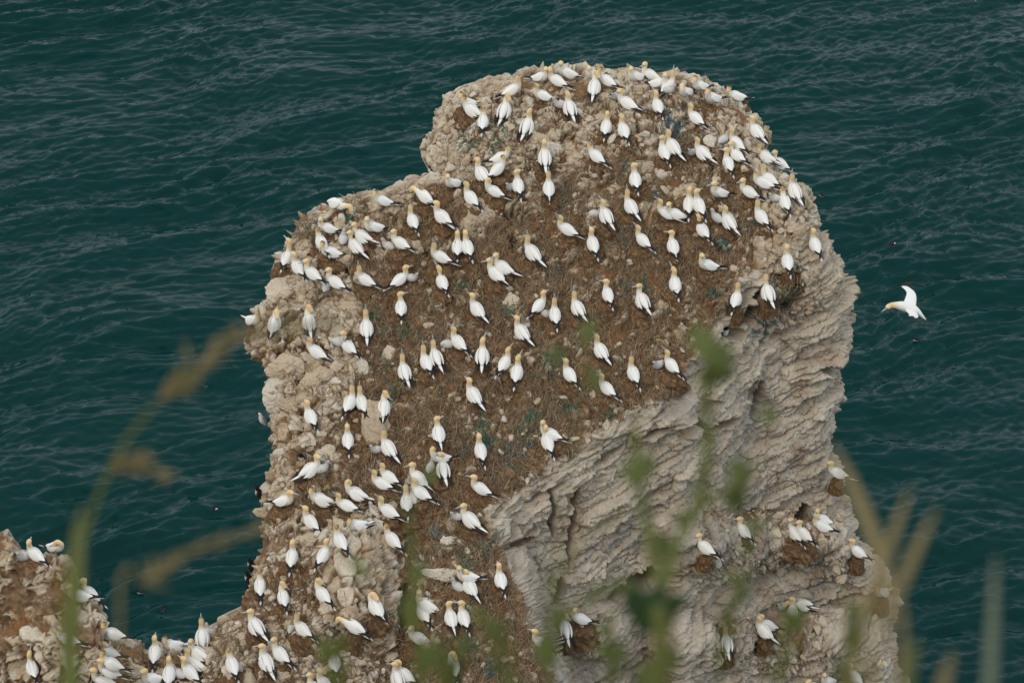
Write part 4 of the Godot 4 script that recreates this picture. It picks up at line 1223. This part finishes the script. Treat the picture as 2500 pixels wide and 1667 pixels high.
	for q in blades:
		g = thing("grass_blade", q[6], "grass", "grass blades on the clifftop edge")
		var m: Material = M.grass_tan if q[5] == "tan" else (M.grass_green if q[5] == "green" else M.grass_pale)
		part("leaf", leaf_mesh(P.call(q[0], q[1], 2.0), P.call(q[2], q[3], 2.15), q[4] * 0.8), m, g)
		part("stem", stem_mesh([root.call(q[0] + 10, 1.95), P.call(q[0] + 4, lerpf(q[1], 2050, 0.4), 1.95), P.call(q[0], q[1], 2.0)], 0.003, 0.002), m, g)
	# the cliff edge that they grow from, below the frame
	var v := PackedVector3Array()
	var n := PackedVector3Array()
	var idx := PackedInt32Array()
	var prof := [[12.0, -1.5], [2.0, -1.62], [-0.9, -1.68], [-1.35, -1.85], [-1.75, -2.6], [-2.1, -4.5], [-2.8, -14.0], [-5.0, -45.0], [-7.0, -84.0]]
	for j in prof.size():
		for i in 41:
			var x := -20.0 + i
			v.append(EYE + Vector3(x, prof[j][1] + 0.1 * sin(i * 1.7 + j), prof[j][0] + 0.08 * sin(i * 2.3 + j)))
			var a: Array = prof[maxi(j - 1, 0)]
			var b: Array = prof[mini(j + 1, prof.size() - 1)]
			n.append(Vector3(0, a[0] - b[0], b[1] - a[1]).normalized() * Vector3(1, 1, -1))
	for j in prof.size() - 1:
		for i in 40:
			var q := j * 41 + i
			idx.append_array(PackedInt32Array([q, q + 41, q + 1, q + 1, q + 41, q + 42]))
	var o := MeshInstance3D.new()
	o.name = "clifftop"
	o.mesh = make_mesh(v, n, PackedColorArray(), idx)
	o.material_override = M.turf
	add_child(o)
	tag(o, "grassy clifftop edge where the blurred plants are rooted", "ground", "", "structure")

# ------------------------------------------------------------------ materials
func grain(seed_: int, freq: float, lo: float, hi: float, size := 512) -> ImageTexture:
	var n := noise(FastNoiseLite.TYPE_SIMPLEX_SMOOTH, freq, seed_, 5)
	var img := n.get_seamless_image(size, size)
	img.convert(Image.FORMAT_RGB8)
	for y in size:
		for x in size:
			var k := lerpf(lo, hi, img.get_pixel(x, y).r)
			img.set_pixel(x, y, Color(k, k, k))
	img.generate_mipmaps()
	return ImageTexture.create_from_image(img)

func bumps(seed_: int, freq: float, strength: float, oct := 4) -> ImageTexture:
	var n := noise(FastNoiseLite.TYPE_SIMPLEX_SMOOTH, freq, seed_, oct)
	var img := n.get_seamless_image(512, 512)
	img.convert(Image.FORMAT_RGBA8)
	img.bump_map_to_normal_map(strength)
	img.generate_mipmaps()
	return ImageTexture.create_from_image(img)

func materials() -> void:
	var m := mat(Color.WHITE, 0.95, 0.15, true)
	m.albedo_texture = grain(5, 0.035, 0.78, 1.0)
	m.uv1_triplanar = true
	m.uv1_world_triplanar = true
	m.uv1_scale = Vector3.ONE * 0.9
	m.normal_enabled = true
	m.normal_texture = bumps(6, 0.06, 9.0)
	m.normal_scale = 1.0
	M.rock = m
	M.straw = mat(Color.WHITE, 0.9, 0.2, true)
	M.plumage = mat(Color.WHITE, 0.85, 0.25, true)
	M.white = mat(Color(0.80, 0.79, 0.76), 0.85, 0.25)
	M.black = mat(Color(0.018, 0.016, 0.015), 0.7, 0.3)
	M.grey = mat(Color(0.30, 0.32, 0.35), 0.8, 0.3)
	M.bill = mat(Color(0.40, 0.45, 0.48), 0.5, 0.4)
	M.chick = mat(Color.WHITE, 1.0, 0.1, true)
	M.rope_blue = mat(Color(0.03, 0.16, 0.24), 0.7, 0.3)
	M.rope_green = mat(Color(0.035, 0.16, 0.11), 0.7, 0.3)
	M.rope_teal = mat(Color(0.05, 0.14, 0.15), 0.7, 0.3)
	M.rope_dull = mat(Color(0.13, 0.16, 0.13), 0.8, 0.3)
	M.rope_orange = mat(Color(0.28, 0.09, 0.04), 0.8, 0.3)
	M.grass_tan = mat(Color(0.175, 0.138, 0.062), 0.8, 0.3)
	M.grass_green = mat(Color(0.098, 0.108, 0.026), 0.7, 0.3)
	M.grass_pale = mat(Color(0.10, 0.12, 0.08), 0.7, 0.3)
	M.leaf = mat(Color(0.082, 0.100, 0.020), 0.7, 0.3)
	M.leaf_dark = mat(Color(0.018, 0.04, 0.012), 0.8, 0.3)
	M.turf = mat(Color(0.06, 0.08, 0.03), 0.95, 0.2)
	var w := mat(Color(0.0005, 0.0275, 0.0265), 0.09, 0.2)
	w.normal_enabled = true
	w.normal_texture = bumps(21, 0.02, 6.0)
	w.normal_scale = 0.14
	w.uv1_triplanar = true
	w.uv1_world_triplanar = true
	w.uv1_scale = Vector3(0.35, 0.35, 0.7)
	M.water = w

# ------------------------------------------------------------------ scene
func _ready() -> void:
	rng.seed = 20240
	# camera
	var cam := Camera3D.new()
	cam.name = "camera"
	cam.fov = rad_to_deg(2.0 * atan(T * 1667.0 / 2500.0))
	cam.near = 0.3
	cam.far = 8000.0
	cam.transform = Transform3D(Basis(Vector3.RIGHT, UPV, -FWD), EYE)
	var lens := CameraAttributesPhysical.new()
	lens.frustum_focal_length = 12.0 / (T * 1667.0 / 2500.0)
	lens.frustum_focus_distance = 64.5
	lens.frustum_near = 0.3
	lens.frustum_far = 8000.0
	lens.exposure_aperture = 6.3
	cam.attributes = lens
	add_child(cam)
	cam.current = true
	# overcast sky
	var env := Environment.new()
	env.background_mode = Environment.BG_SKY
	var sm := ProceduralSkyMaterial.new()
	sm.sky_top_color = Color(0.80, 0.83, 0.86)
	sm.sky_horizon_color = Color(0.78, 0.82, 0.84)
	sm.ground_horizon_color = Color(0.40, 0.46, 0.48)
	sm.ground_bottom_color = Color(0.10, 0.16, 0.17)
	sm.sun_angle_max = 0.0
	var sky := Sky.new()
	sky.sky_material = sm
	env.sky = sky
	env.tonemap_mode = Environment.TONE_MAPPER_LINEAR
	env.tonemap_exposure = 1.5
	env.sdfgi_enabled = true
	env.ssao_enabled = true
	env.ssil_enabled = true
	var we := WorldEnvironment.new()
	we.name = "world_environment"
	we.environment = env
	add_child(we)
	var sun := DirectionalLight3D.new()
	sun.name = "sun"
	sun.light_energy = 0.28
	sun.light_angular_distance = 30.0
	sun.light_color = Color(1.0, 0.965, 0.91)
	sun.shadow_enabled = true
	sun.rotation_degrees = Vector3(-44, -32, 0)
	add_child(sun)
	# noise fields and outlines
	n_big = noise(FastNoiseLite.TYPE_SIMPLEX_SMOOTH, 0.45, 1, 3)
	n_mid = noise(FastNoiseLite.TYPE_SIMPLEX_SMOOTH, 0.9, 2, 3)
	n_fine = noise(FastNoiseLite.TYPE_SIMPLEX_SMOOTH, 7.0, 3, 2)
	n_patch = noise(FastNoiseLite.TYPE_SIMPLEX_SMOOTH, 1.0, 4, 4)
	n_tone = noise(FastNoiseLite.TYPE_SIMPLEX_SMOOTH, 1.6, 5, 5)
	n_stain = noise(FastNoiseLite.TYPE_SIMPLEX_SMOOTH, 0.8, 6, 4)
	c_block = cells(2.3, 7)
	c_small = cells(6.5, 8)
	c_val = cells(2.3, 7, FastNoiseLite.RETURN_CELL_VALUE)
	c_grit = cells(15.0, 10)
	c_sval = cells(6.5, 8, FastNoiseLite.RETURN_CELL_VALUE)
	c_tiny = cells(14.0, 9, FastNoiseLite.RETURN_DISTANCE)
	edge_a = baked(EDGE_A, 168, 1780)
	edge_b = baked(EDGE_B, 168, 1780)
	edge_c = baked(EDGE_C, -160, 760)
	lip_v = baked(LIP, 1100, 2300)
	ridge_u = baked(RIDGE, 1216, 1790)
	for i in range(0, SOIL.size(), 2): soil_poly.append(Vector2(SOIL[i], SOIL[i + 1]))
	materials()
	# setting
	build_sea()
	build_stack()
	build_spur()
	var so := MeshInstance3D.new()
	so.name = "sea_stack"
	so.mesh = shell_mesh(stack, true)
	so.material_override = M.rock
	add_child(so)
	tag(so, "pale chalk sea stack with a brown nest slope and grey cliff", "rock", "", "structure")
	var sp2 := MeshInstance3D.new()
	sp2.name = "cliff_buttress"
	sp2.mesh = shell_mesh(spur, false)
	sp2.material_override = M.rock
	add_child(sp2)
	tag(sp2, "rough chalk buttress and saddle joining the stack to the mainland", "rock", "", "structure")
	# birds
	bird_shared()
	chick_kit()
	fill_zbuf()
	place_birds()
	build_stones(so)
	place_nests()
	build_flying()
	build_other_birds()
	build_nets()
	build_straw()
	build_plants()
